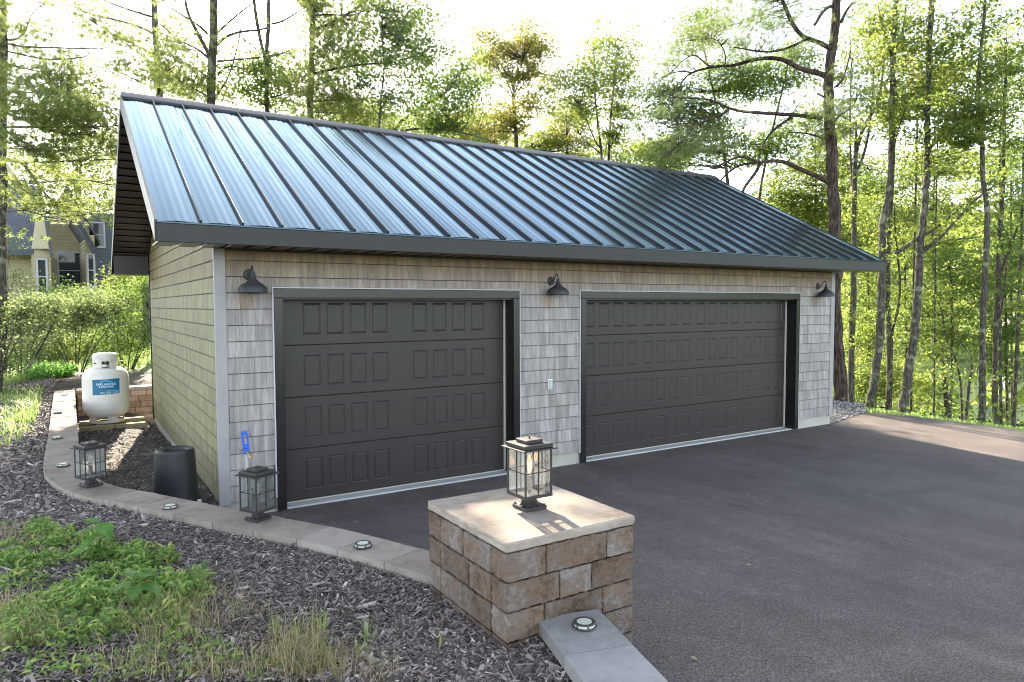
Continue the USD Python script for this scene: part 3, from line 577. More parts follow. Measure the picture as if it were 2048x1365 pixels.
for row in range(5):          # the inner face of the curved wall
    s = 1.0+(row % 2)*0.15
    while s < d_[-1]-0.3:
        e_ = min(s+rng.uniform(0.30, 0.38), d_[-1]-0.2); z1 = CAPZ-CAPT-0.004-row*RH+0.05*smoothstep((s+e_)/2, 8, 12.5)
        obj('block', strip(PATH, d_, T_, s+0.004, e_-0.004, 0.0, 0.128+rng.uniform(0, 0.02), z1-RH+0.004, z1, 3, k, 0.010), m_block, wall, smooth=25); s = e_; k += 1
obj('wall_core', strip(PATH, d_, T_, 0.02, d_[-1], -0.13, -0.002, -0.4, CAPZ-CAPT-0.004, 120, 1, 0.004), m_block, wall, smooth=25)

low = thing('low_wall', 'short low block wall with smooth grey caps in front of the pillar', 'low wall')
ds_, Ts_ = path_frames(STUB); s = 0.0
for i in range(6):
    e_ = s+0.42+0.02*(i % 2)
    obj('cap_stone', strip(STUB, ds_, Ts_, s+0.0035, e_-0.0035, -0.18, 0.18, 0.432, 0.50, 4, 70+i, 0.002), m_cap_grey, low, smooth=20)
    for row in range(3): obj('block', strip(STUB, ds_, Ts_, s+0.004, e_-0.004, -0.155, 0.155, 0.428-(row+1)*0.13+0.004, 0.428-row*0.13, 4, 90+i*3+row, 0.008), m_block, low, smooth=25)
    s = e_

PX0, PX1, PY0, PY1, PZ = 0.508, 1.375, -5.105, -4.19, 0.96
pillar = thing('stone_pillar', 'square split face block pillar with a sandstone slab on top', 'pillar')
cpv = rough(bevel((PX0-0.006, PY0-0.006, PZ-0.052), (PX1+0.006, PY1+0.006, PZ), 0.008), 0.0, 1, 0, 0.05)
cv, cf = cpv; n3 = np.stack([meshkit.fbm(cv*16+9*i, 3, 40+i)-0.5 for i in range(3)], -1); edge = 1-smoothstep(cv[:, 2], PZ-0.014, PZ-0.004)
cv = cv+n3*np.array([0.028, 0.028, 0.006])*edge[:, None]; cv[:, 2] += (1-edge)*(n3[:, 2]*0.005)
obj('cap_slab', (cv, cf), m_cap, pillar, smooth=35)
rows = [0.905-i*0.157 for i in range(6)]
fr = {0: [0.25, 0.42, 0.20], 1: [0.34, 0.22, 0.31], 2: [0.24, 0.40, 0.23], 3: [0.30, 0.24, 0.327], 4: [0.2, 0.4, 0.267]}
lf = {0: [0.30, 0.28, 0.335], 1: [0.22, 0.33, 0.365], 2: [0.28, 0.24, 0.395], 3: [0.25, 0.3, 0.365], 4: [0.3, 0.3, 0.315]}
kk = 0; DPT = 0.16
for i in range(5):
    z1, z0 = rows[i]-0.0045, rows[i]-0.157+0.0025
    ydep = 0.0
    def blk(lo, hi):
        global kk
        j = np.random.default_rng(900+kk).uniform(-0.008, 0.008, 3); kk += 1
        obj('block', rough(bevel((lo[0], lo[1], z0), (hi[0], hi[1], z1), 0.005), 0.0075, 42, 200+kk, 0.020), m_block, pillar, smooth=28)
    # front, owning both corners; then the other three faces
    x = PX0
    wsum = sum(fr[i])
    for j, w in enumerate(fr[i]):
        x2 = x+w*(PX1-PX0)/wsum; blk((x+0.0024, PY0, 0), (x2-0.0024, PY0+DPT, 0)); x = x2
    x = PX0
    for w in fr[(i+1) % 5]:
        x2 = x+w*(PX1-PX0)/sum(fr[(i+1) % 5]); blk((x+0.002, PY1-DPT, 0), (x2-0.002, PY1, 0)); x = x2
    y = PY0+DPT+0.002; ln = PY1-PY0-2*DPT-0.004
    for X0, X1, tb in ((PX0, PX0+DPT, lf[i]), (PX1-DPT, PX1, lf[(i+2) % 5])):
        y = PY0+DPT+0.002
        for w in tb[:2]:
            y2 = y+w*ln/sum(tb[:2]); blk((X0, y+0.0024, 0), (X1, y2-0.0024, 0)); y = y2
obj('pillar_core', boxvf((PX0+DPT+0.01, PY0+DPT+0.01, -0.2), (PX1-DPT-0.01, PY1-DPT-0.01, 0.90)), m_block, pillar, smooth=False)
obj('footing', boxvf((PX0+0.03, PY0+0.03, -0.3), (PX1-0.03, PY1-0.03, 0.118)), m_block, pillar, smooth=False)

# ---------------------------------------------------------------- post lanterns
def make_lantern(label, loc, rz, lit):
    t = thing('post_lantern', label, 'lantern', loc, rz, 'post lanterns on the stonework'); UsdGeom.Xformable(t).AddScaleOp().Set(Gf.Vec3f(1.04, 1.04, 1.0))
    obj('base_plate', bevel((-0.072, -0.072, 0.001), (0.072, 0.072, 0.022), 0.003), m_lamp, t)
    nk = MB(); k = 40; th = np.arange(k)*2*np.pi/k; prof = [(0.064, 0.022), (0.052, 0.030), (0.042, 0.043), (0.035, 0.060), (0.034, 0.064)]
    V = []
    for r, z in prof:
        rr = r*(1+0.07*np.sign(np.sin(th*10))*(z < 0.06)); sq = np.minimum(1/np.maximum(np.abs(np.cos(th)), np.abs(np.sin(th))), 1.25)
        V.append(np.stack([rr*np.cos(th)*sq*0.9, rr*np.sin(th)*sq*0.9, np.full(k, z)], -1))
    V = np.vstack(V); i = np.arange(len(prof)-1)[:, None]*k; j = np.arange(k)[None]; j2 = (j+1) % k
    nk.add(V, np.stack([i+j, i+j2, i+k+j2, i+k+j], -1).reshape(-1, 4))
    obj('fluted_neck', nk, m_lamp, t, smooth=20)
    obj('collar', bevel((-0.034, -0.034, 0.060), (0.034, 0.034, 0.079), 0.003), m_lamp, t)
    for sx in (-1, 1):
        for sy_ in (-1, 1): obj('bolt', shift(lathe([(0, 0.030), (0.005, 0.030), (0.006, 0.023)], 8), (sx*0.06, sy_*0.06, 0)), m_dark, t)
    H = 0.095
    tray = MB(); tray.box((-H, -H, 0.080), (H, H, 0.086))
    for lo, hi in (((-H, -H, 0.086), (H, -H+0.008, 0.100)), ((-H, H-0.008, 0.086), (H, H, 0.100)), ((-H, -H+0.008, 0.086), (-H+0.008, H-0.008, 0.100)), ((H-0.008, -H+0.008, 0.086), (H, H-0.008, 0.100))): tray.box(lo, hi)
    obj('bottom_tray', tray, m_lamp, t, smooth=False)
    z0, z1, B = 0.100, 0.362, 0.0045
    for sx in (-1, 1):
        for sy_ in (-1, 1): obj('corner_bar', boxvf((sx*0.0885-B, sy_*0.0885-B, z0), (sx*0.0885+B, sy_*0.0885+B, z1)), m_lamp, t, smooth=False)
    zm = (z0+z1)/2; g = 0.0825
    for q in range(4):
        c, s_ = [(1, 0), (0, 1), (-1, 0), (0, -1)][q]
        R = np.array([[c, -s_, 0], [s_, c, 0], [0, 0, 1]])
        v, f = boxvf((-0.0028, -0.0925, z0), (0.0028, -0.0855, z1)); obj('glazing_bar', (v@R.T, f), m_lamp, t, smooth=False)
        for a, b in ((-g, -0.0036), (0.0036, g)):
            v, f = boxvf((a, -0.0922, zm-0.0028), (b, -0.0858, zm+0.0028)); obj('glazing_bar', (v@R.T, f), m_lamp, t, smooth=False)
            for za, zb in ((z0, zm-0.004), (zm+0.004, z1)):
                v = np.array([(a, -0.089, za), (b, -0.089, za), (b, -0.089, zb), (a, -0.089, zb)])@R.T
                obj('glass_pane', (v, np.array([[0, 1, 2], [0, 2, 3]])), m_glass, t, smooth=False)
    obj('eave_plate', bevel((-0.117, -0.117, 0.363), (0.117, 0.117, 0.371), 0.002), m_lamp, t)
    obj('roof_block', bevel((-0.097, -0.097, 0.3715), (0.097, 0.097, 0.396), 0.003), m_lamp, t)
    obj('roof_cap', bevel((-0.056, -0.056, 0.3965), (0.056, 0.056, 0.418), 0.003), m_lamp, t)
    obj('finial', lathe([(0, 0.434), (0.0055, 0.434), (0.006, 0.428), (0.0045, 0.4185)], 10), m_dark, t)
    obj('socket', lathe([(0.0, 0.196), (0.017, 0.196), (0.018, 0.130), (0.010, 0.122), (0.010, 0.087), (0, 0.087)], 20), m_socket, t)
    bl = obj('bulb', lathe([(0.012, 0.197), (0.013, 0.212), (0.021, 0.235), (0.029, 0.262), (0.030, 0.280), (0.025, 0.300), (0.012, 0.315), (0, 0.318)], 24), m_glass, t, smooth=True)
    for q in range(4):
        a = q*np.pi/2+0.4
        obj('filament', shift(tubevf([(0, 0, 0.222), (0, 0, 0.268)], 0.0022 if lit else 0.0016, 6), (0.008*np.cos(a), 0.008*np.sin(a), 0)), m_fila if lit else m_brass, bl)
    return t
make_lantern('bronze glass lantern with a lit bulb on the square stone pillar', (0.952, -4.655, PZ+0.001), 0.02, True)
make_lantern('bronze glass lantern on the wall in front of the left garage corner', (-0.112, -2.345, CAPZ+0.003), math.radians(28), False)
make_lantern('bronze glass lantern on the curve of the wall beside the soil pit', (-1.215, -0.385, CAPZ+0.003), math.radians(26), False)

# ---------------------------------------------------------------- small round lights on the caps
def make_disc(name_label, loc):
    t = thing('deck_light', name_label, 'deck light', loc, 0, 'round solar lights on the wall caps')
    obj('base', lathe([(0, 0.001), (0.060, 0.001), (0.064, 0.006), (0.064, 0.010), (0.056, 0.011), (0.0, 0.011)], 40), m_disc, t)
    obj('lens_ring', lathe([(0.054, 0.0112), (0.056, 0.0112), (0.056, 0.0225), (0.054, 0.0225)], 40), m_lens, t)
    for q in range(6):
        a = q*np.pi/3+0.2; c, s_ = np.cos(a), np.sin(a); v, f = boxvf((0.0535, -0.004, 0.0112), (0.0595, 0.004, 0.0226)); obj('rib', (v@np.array([[c, s_, 0], [-s_, c, 0], [0, 0, 1]]), f), m_disc, t, smooth=False)
    obj('top_ring', lathe([(0.040, 0.0275), (0.056, 0.0275), (0.061, 0.0235), (0.060, 0.0228), (0.040, 0.0228), (0.040, 0.0275)], 40), m_disc, t)
    obj('solar_face', lathe([(0, 0.0262), (0.040, 0.0262)], 40), m_lens, t)
    return t
d0 = make_disc('round solar light on the low grey wall before the pillar', (0.877, -5.277, 0.502))
for (x, y, z), lb in zip(((0.37, -3.40, CAPZ+.003), (-0.67, -1.61, CAPZ+.003), (-1.45, 0.73, CAPZ+.003), (-1.53, 2.61, CAPZ+.003), (-1.55, 5.0, CAPZ+.018), (-1.47, 7.3, CAPZ+.045)),
        ('round solar light on the wall cap nearest behind the pillar', 'round solar light on the wall cap between the two wall lanterns', 'round solar light on the cap just beyond the lantern on the curve',
         'round solar light on the straight wall, second beyond the lantern', 'round solar light at the outer cap edge level with the gas tank foot', 'farthest round solar light on the wall by the gas tank')):
    dup(d0, 'deck_light', lb, (x, y, z), 0.3, 'round solar lights on the wall caps')

# ---------------------------------------------------------------- barn lamps on the front wall
def make_barn(label, x):
    t = thing('wall_lamp', label, 'wall lamp', (x, -0.012, 2.51), 0, 'gooseneck lamps on the garage front')
    v, f = lathe([(0, 0.03), (0.02, 0.03), (0.026, 0.022), (0.052, 0.016), (0.062, 0.006), (0.063, 0.0)], 32); obj('back_plate', (v[:, [0, 2, 1]]*[1, -1, 1], f), m_barn, t)
    P = spline([(0, -0.02, 0.0), (0, -0.055, -0.004), (0, -0.085, 0.025), (0, -0.112, 0.072), (0, -0.142, 0.090), (0, -0.165, 0.07), (0, -0.170, 0.02)], 28)
    obj('gooseneck_arm', tubevf(P, 0.0085, 10), m_barn, t)
    pr = [(0.009, 0.03), (0.020, 0.028), (0.021, 0.0), (0.026, -0.012), (0.031, -0.032), (0.045, -0.062), (0.080, -0.092), (0.122, -0.117), (0.147, -0.148), (0.152, -0.185), (0.155, -0.196), (0.151, -0.196), (0.146, -0.150), (0.118, -0.120), (0.05, -0.075), (0.0, -0.07)]
    obj('shade', shift(lathe(pr, 48), (0, -0.170, 0)), m_barn, t, smooth=40)
    obj('bulb', shift(lathe([(0, -0.072), (0.018, -0.08), (0.028, -0.12), (0.02, -0.145), (0, -0.15)], 16), (0, -0.170, 0)), m_lens, t, smooth=True)
    return t
b0 = make_barn('black gooseneck barn lamp at the left end of the garage front', 0.347)
dup(b0, 'wall_lamp', 'black gooseneck barn lamp between the two garage doors', (4.44, -0.012, 2.51), 0, 'gooseneck lamps on the garage front')
dup(b0, 'wall_lamp', 'black gooseneck barn lamp at the right end of the garage front', (10.69, -0.012, 2.505), 0, 'gooseneck lamps on the garage front')
kp = thing('door_keypad', 'small pale keypad box mounted on the shakes between the doors', 'keypad', (4.42, -0.014, 0.96))
obj('housing', bevel((-0.042, -0.018, 0.0), (0.042, 0.0, 0.15), 0.008), m_sign, kp)
obj('cover', bevel((-0.030, -0.034, 0.012), (0.030, -0.0185, 0.118), 0.006), m_trim_light, kp)
obj('cover_hinge', bevel((-0.032, -0.030, 0.121), (0.032, -0.0185, 0.136), 0.003), m_galv, kp)

# ---------------------------------------------------------------- yard hydrant
hy = thing('yard_hydrant', 'yard hydrant with a bright blue handle on a grey pipe', 'hydrant', (0.235, -0.20, -0.18))
obj('pipe', tubevf([(0, 0, 0.0), (0, 0, 0.74)], 0.021, 14), m_galv, hy)
hb = MB(); hb.tm(bevel((-0.026, -0.03, 0.74), (0.030, 0.03, 0.80), 0.008))
obj('head', hb, m_blue, hy)
obj('spout', tubevf([(0.0, -0.02, 0.765), (0.012, -0.06, 0.758), (0.018, -0.085, 0.735), (0.018, -0.088, 0.715)], [0.015, 0.016, 0.016, 0.017], 12), m_brass, hy)
hd = MB()
for lo, hi in (((-0.042, -0.016, 0.80), (-0.018, 0.016, 0.96)), ((0.020, -0.016, 0.80), (0.042, 0.016, 0.96)), ((-0.042, -0.016, 0.955), (0.042, 0.016, 0.99)), ((-0.038, -0.014, 0.801), (0.038, 0.014, 0.845))): hd.tm(bevel(lo, hi, 0.005))
a = -0.10; Rm = np.array([[np.cos(a), 0, -np.sin(a)], [0, 1, 0], [np.sin(a), 0, np.cos(a)]]); v, f = hd.get(); v = v*[0.78, 1, 1]; obj('handle', ((v-[0, 0, 0.8])@Rm+[0, 0, 0.8], f), m_blue, hy)
obj('linkage', tubevf([(-0.03, -0.02, 0.80), (-0.05, -0.02, 0.79), (-0.06, -0.02, 0.78)], 0.005, 8), m_dark, hy)

# ---------------------------------------------------------------- gas tank, timbers, barrel
TX, TY, TZ = -0.835, 6.48, 0.075
tank = thing('propane_tank', 'tall white propane tank with a blue label on timbers', 'propane tank', (TX, TY, TZ), 0.0)
R_ = 0.372
pr = [(0.0, 0.075), (0.16, 0.080), (0.25, 0.100), (0.32, 0.145), (0.355, 0.20), (0.369, 0.26), (0.3705, 0.262), (0.3705, 0.275), (R_, 0.278), (R_, 0.80), (0.3705, 0.803), (0.3705, 0.815), (0.369, 0.818), (0.358, 0.87), (0.325, 0.925), (0.27, 0.968), (0.20, 0.992), (0.10, 1.003), (0, 1.005)]
obj('tank_body', lathe(pr, 72), m_white, tank, smooth=45)
ft = MB()
for q in range(5):
    a0, a1 = q*2*np.pi/5+0.12, (q+1)*2*np.pi/5-0.12; th = np.linspace(a0, a1, 16)
    ring = np.array([[(r*np.cos(t), r*np.sin(t), z) for r, z in ((0.272, 0.0), (0.278, 0.0), (0.278, 0.125), (0.272, 0.125))] for t in th]).reshape(-1, 3)
    ff = [[4*i+j, 4*i+(j+1) % 4, 4*i+4+(j+1) % 4, 4*i+4+j] for i in range(15) for j in range(4)]+[[3, 2, 1, 0], [60, 61, 62, 63]]; ft.add(ring, ff)
lowring = lathe([(0.272, 0.0), (0.279, 0.0), (0.279, 0.045), (0.272, 0.045), (0.272, 0.0)], 60)
ft2 = MB(); ft2.add(*lowring)
for q in range(5):
    a0 = q*2*np.pi/5; th = np.linspace(a0-0.3, a0+0.3, 9)
    ring = np.array([[(r*np.cos(t), r*np.sin(t), z) for r, z in ((0.272, 0.045), (0.279, 0.045), (0.279, 0.14), (0.272, 0.14))] for t in th]).reshape(-1, 3)
    ft2.add(ring, [[4*i+j, 4*i+(j+1) % 4, 4*i+4+(j+1) % 4, 4*i+4+j] for i in range(8) for j in range(4)]+[[3, 2, 1, 0], [32, 33, 34, 35]])
obj('foot_ring', ft2, m_whitedirt, tank, smooth=30)
# hood over the valve, open towards the front at the bottom
va = math.atan2(CAM[1]-TY, CAM[0]-TX)+0.03
th = np.linspace(va+0.30, va+2*np.pi-0.30, 60); hood = []
for t in th: hood.append([(0.196*np.cos(t), 0.196*np.sin(t), 0.985), (0.200*np.cos(t), 0.200*np.sin(t), 1.16)])
hv = np.array(hood).reshape(-1, 3); hf = [[2*i, 2*i+2, 2*i+3, 2*i+1] for i in range(59)]
hm = MB(); hm.add(hv, hf); hv2 = hv*[0.975, 0.975, 1]; hm.add(hv2, [[a, d, c, b] for a, b, c, d in hf])
obj('valve_collar', hm, m_white, tank, smooth=40)
obj('collar_top', lathe([(0.198, 1.105), (0.200, 1.165), (0.202, 1.20), (0.195, 1.225), (0.170, 1.243), (0.11, 1.250), (0, 1.252)], 60), m_whitedirt, tank, smooth=45)
hnd = []
for t in np.linspace(va-0.42, va+0.42, 13): hnd.append([(r*np.cos(t), r*np.sin(t), z) for r, z in ((0.199, 1.105), (0.222, 1.108), (0.222, 1.140), (0.199, 1.146))])
hnd = np.array(hnd).reshape(-1, 3); obj('hand_rim', (hnd, np.array([[4*i+j, 4*i+(j+1) % 4, 4*i+4+(j+1) % 4, 4*i+4+j] for i in range(12) for j in range(4)]+[[3, 2, 1, 0], [48, 49, 50, 51]])), m_white, tank, smooth=30)
cx_, cy_ = 0.10*np.cos(va), 0.10*np.sin(va)
obj('valve', shift(lathe([(0, 1.10), (0.02, 1.10), (0.022, 1.06), (0.03, 1.05), (0.032, 1.0)], 16), (cx_, cy_, 0)), m_brass, tank)
obj('valve_knob', shift(lathe([(0, 1.105), (0.035, 1.10), (0.036, 1.075), (0, 1.07)], 16), (cx_*0.9, cy_*0.9, 0.02)), m_dark, tank)
obj('regulator', shift(lathe([(0, 0.03), (0.05, 0.028), (0.06, 0.01), (0.06, -0.01), (0.05, -0.02), (0, -0.022)], 24), (cx_*1.7, cy_*1.7, 1.025)), m_galv, tank)
for da in (-1.15, 1.2):
    a = va+da; c, s_ = np.cos(a), np.sin(a); q = np.array([0.285*c, 0.285*s_, 0.985])
    ring = [q+np.array([0.022*np.cos(t)*(-s_), 0.022*np.cos(t)*c, 0.018+0.022*np.sin(t)]) for t in np.linspace(0, 2*np.pi, 17)]
    obj('lifting_lug', tubevf(ring, 0.008, 8), m_white, tank)
a = va+1.2; c, s_ = np.cos(a), np.sin(a)
obj('gas_hose', tubevf(spline([(0.21*c, 0.21*s_, 1.06), (0.24*c, 0.24*s_, 1.10), (0.29*c, 0.29*s_, 1.10), (0.31*c, 0.31*s_, 1.04), (0.30*c, 0.30*s_, 0.97)], 16), 0.006, 8), m_brass, tank)
obj('gauge', shift(lathe([(0, 0.02), (0.022, 0.02), (0.024, 0.0)], 16), (0.19*np.cos(va-0.95), 0.19*np.sin(va-0.95), 1.06)), m_dark, tank)
def on_tank(u, z, r):   # u metres to the right of the label's middle as seen from the front
    t = va-0.02+u/R_; return np.stack([r*np.cos(t), r*np.sin(t), z], -1)
def wrap(mesh, u0, z0, r):
    vv, ff = trimesh.remesh.subdivide_to_size(mesh.vertices, mesh.faces, 0.02); return on_tank(vv[:, 0]+u0, vv[:, 1]+z0, r+vv[:, 2]), ff
LW, LZ0, LZ1 = 0.44, 0.53, 0.80
U, S = np.meshgrid(np.linspace(-LW/2, LW/2, 25), np.linspace(LZ0, LZ1, 7), indexing='ij'); idx = np.arange(U.size).reshape(U.shape)
tilt = lambda u: 0.03*u
lab = obj('label', (on_tank(U, S+tilt(U), np.full(U.shape, R_+0.0015)).reshape(-1, 3), np.stack([idx[:-1, :-1], idx[1:, :-1], idx[1:, 1:], idx[:-1, 1:]], -1).reshape(-1, 4)), m_print, tank, smooth=True)
arc = Polygon([(0.115*np.cos(t), 0.10*np.sin(t)) for t in np.linspace(0.05, np.pi-0.05, 24)]+[(0.092*np.cos(t), 0.075*np.sin(t)) for t in np.linspace(np.pi-0.05, 0.05, 24)])
obj('label_emblem', wrap(trimesh.creation.extrude_polygon(arc, 0.0008, engine='earcut'), 0.0, 0.690, R_+0.0024), m_inkblue, lab, smooth=False)
for txt, h, zz, uu in (('OAKLAND OIL', 0.034, 0.695, 0.0), ('& PROPANE', 0.030, 0.652, 0.0), ('301-334-2676', 0.028, 0.545, 0.05)):
    tm_ = meshkit.text_mesh(txt, h, 0.0008, bold=True); wdt = tm_.bounds[1, 0]-tm_.bounds[0, 0]
    sc = min(1.0, 0.36/wdt); tm_.apply_scale([sc, 1, 1]); wdt *= sc
    obj('label_text', wrap(tm_, uu-wdt/2, zz, R_+0.0034), m_ink, lab, smooth=False)
bar = trimesh.creation.box((0.21, 0.006, 0.0008)); obj('label_line', wrap(bar, 0.11, 0.590, R_+0.0034), m_ink, lab, smooth=False)
for k, (x0, y0, x1, y1) in enumerate(((-1.27, 5.98, -0.74, 6.12), (-0.73, 5.975, -0.22, 6.115), (-1.26, 6.66, -0.22, 6.80))):
    t = thing('timber', ['pale timber under the left front of the gas tank', 'pale timber under the right front of the gas tank', 'pale timber under the back of the gas tank'][k], 'timber', group='timbers under the gas tank')
    obj('beam', rough(bevel((x0, y0, -0.10), (x1, y1, 0.070), 0.006), 0.003, 20, k, 0.12), m_wood, t, smooth=20)
st = thing('stone_step', 'loose pale stone block lying by the back corner of the garage', 'stone', (0, 0, 0))
obj('stone', rough(bevel((-0.24, 7.33, -0.22), (0.28, 7.62, -0.03), 0.02), 0.012, 9, 6, 0.06), m_block_tan, st)
BX, BYY = -0.405, 0.36
barrel = thing('compost_barrel', 'black upturned plastic tub beside the shaded garage wall', 'tub', (BX, BYY, -0.055))
obj('tub_side', lathe([(0.245, 0.10), (0.225, 0.12), (0.218, 0.30), (0.208, 0.50), (0.200, 0.615)], 60), m_barrel, barrel, smooth=40)
obj('tub_flange', lathe([(0.285, 0.0), (0.292, 0.02), (0.285, 0.035), (0.26, 0.045), (0.247, 0.09), (0.246, 0.10)], 60), m_barrel, barrel, smooth=30)
obj('tub_top', lathe([(0.2005, 0.615), (0.200, 0.632), (0.192, 0.645), (0.176, 0.650), (0.160, 0.645), (0.148, 0.640), (0.130, 0.640), (0.122, 0.632), (0.118, 0.612), (0, 0.610)], 60), m_barrel, barrel, smooth=40)
for q, a in enumerate((0.9, 2.6, 4.1, 5.6)): obj('clip', shift(bevel((-0.02, -0.012, 0.0), (0.02, 0.012, 0.05), 0.004), (0.275*np.cos(a), 0.275*np.sin(a), 0.04)) if False else (np.asarray(bevel((-0.02, -0.012, 0.0), (0.02, 0.012, 0.05), 0.004).vertices)+[0.275*np.cos(a), 0.275*np.sin(a), 0.04], bevel((-0.02, -0.012, 0.0), (0.02, 0.012, 0.05), 0.004).faces), m_whitedirt, barrel)

# ---------------------------------------------------------------- vegetation
def unit(v): return v/np.maximum(np.linalg.norm(v, axis=-1, keepdims=True), 1e-9)
def leaves(Cn, size, rng, flat=0.9, wide=0.62, droop=0.15):
    """One folded diamond for each leaf."""
    n = len(Cn); nr = unit(rng.normal(size=(n, 3))+[0, 0, flat]); ax_ = rng.normal(size=(n, 3)); ax_ = unit(ax_-(ax_*nr).sum(1, keepdims=True)*nr); sd = np.cross(nr, ax_)
    L = size*rng.uniform(0.65, 1.3, (n, 1)); Wd = L*wide*rng.uniform(0.8, 1.2, (n, 1))
    v = np.stack([Cn, Cn+ax_*L*0.45+sd*Wd/2+nr*L*0.10, Cn+ax_*L-nr*L*droop, Cn+ax_*L*0.45-sd*Wd/2+nr*L*0.10], 1).reshape(-1, 3)
    i = np.arange(n)[:, None]*4
    return v, np.vstack([i+[0, 1, 2], i+[0, 2, 3]])
def tufts(Cn, D, length, rng, k=14, w=0.0035, spread=0.75):
    """Pine needles: k thin blades fanned about each point."""
    n = len(Cn); C2 = np.repeat(Cn, k, 0); d = unit(np.repeat(unit(D), k, 0)+spread*rng.normal(size=(n*k, 3))); sd = unit(np.cross(d, rng.normal(size=(n*k, 3))))
    L = length*rng.uniform(0.7, 1.15, (n*k, 1)); b = C2+rng.normal(size=(n*k, 3))*length*0.12
    v = np.stack([b-sd*w, b+sd*w, b+d*L], 1).reshape(-1, 3)
    return v, np.arange(n*k*3).reshape(-1, 3)
def px_line(P, depth, dd=None):
    P = np.asarray(P, float); dd = np.zeros(len(P)) if dd is None else np.asarray(dd, float)
    return np.array([at(a, b, depth+o) for (a, b), o in zip(P, dd)])
def smooth_line(P, n):
    return spline(P, n) if len(P) > 2 else np.linspace(P[0], P[1], n)

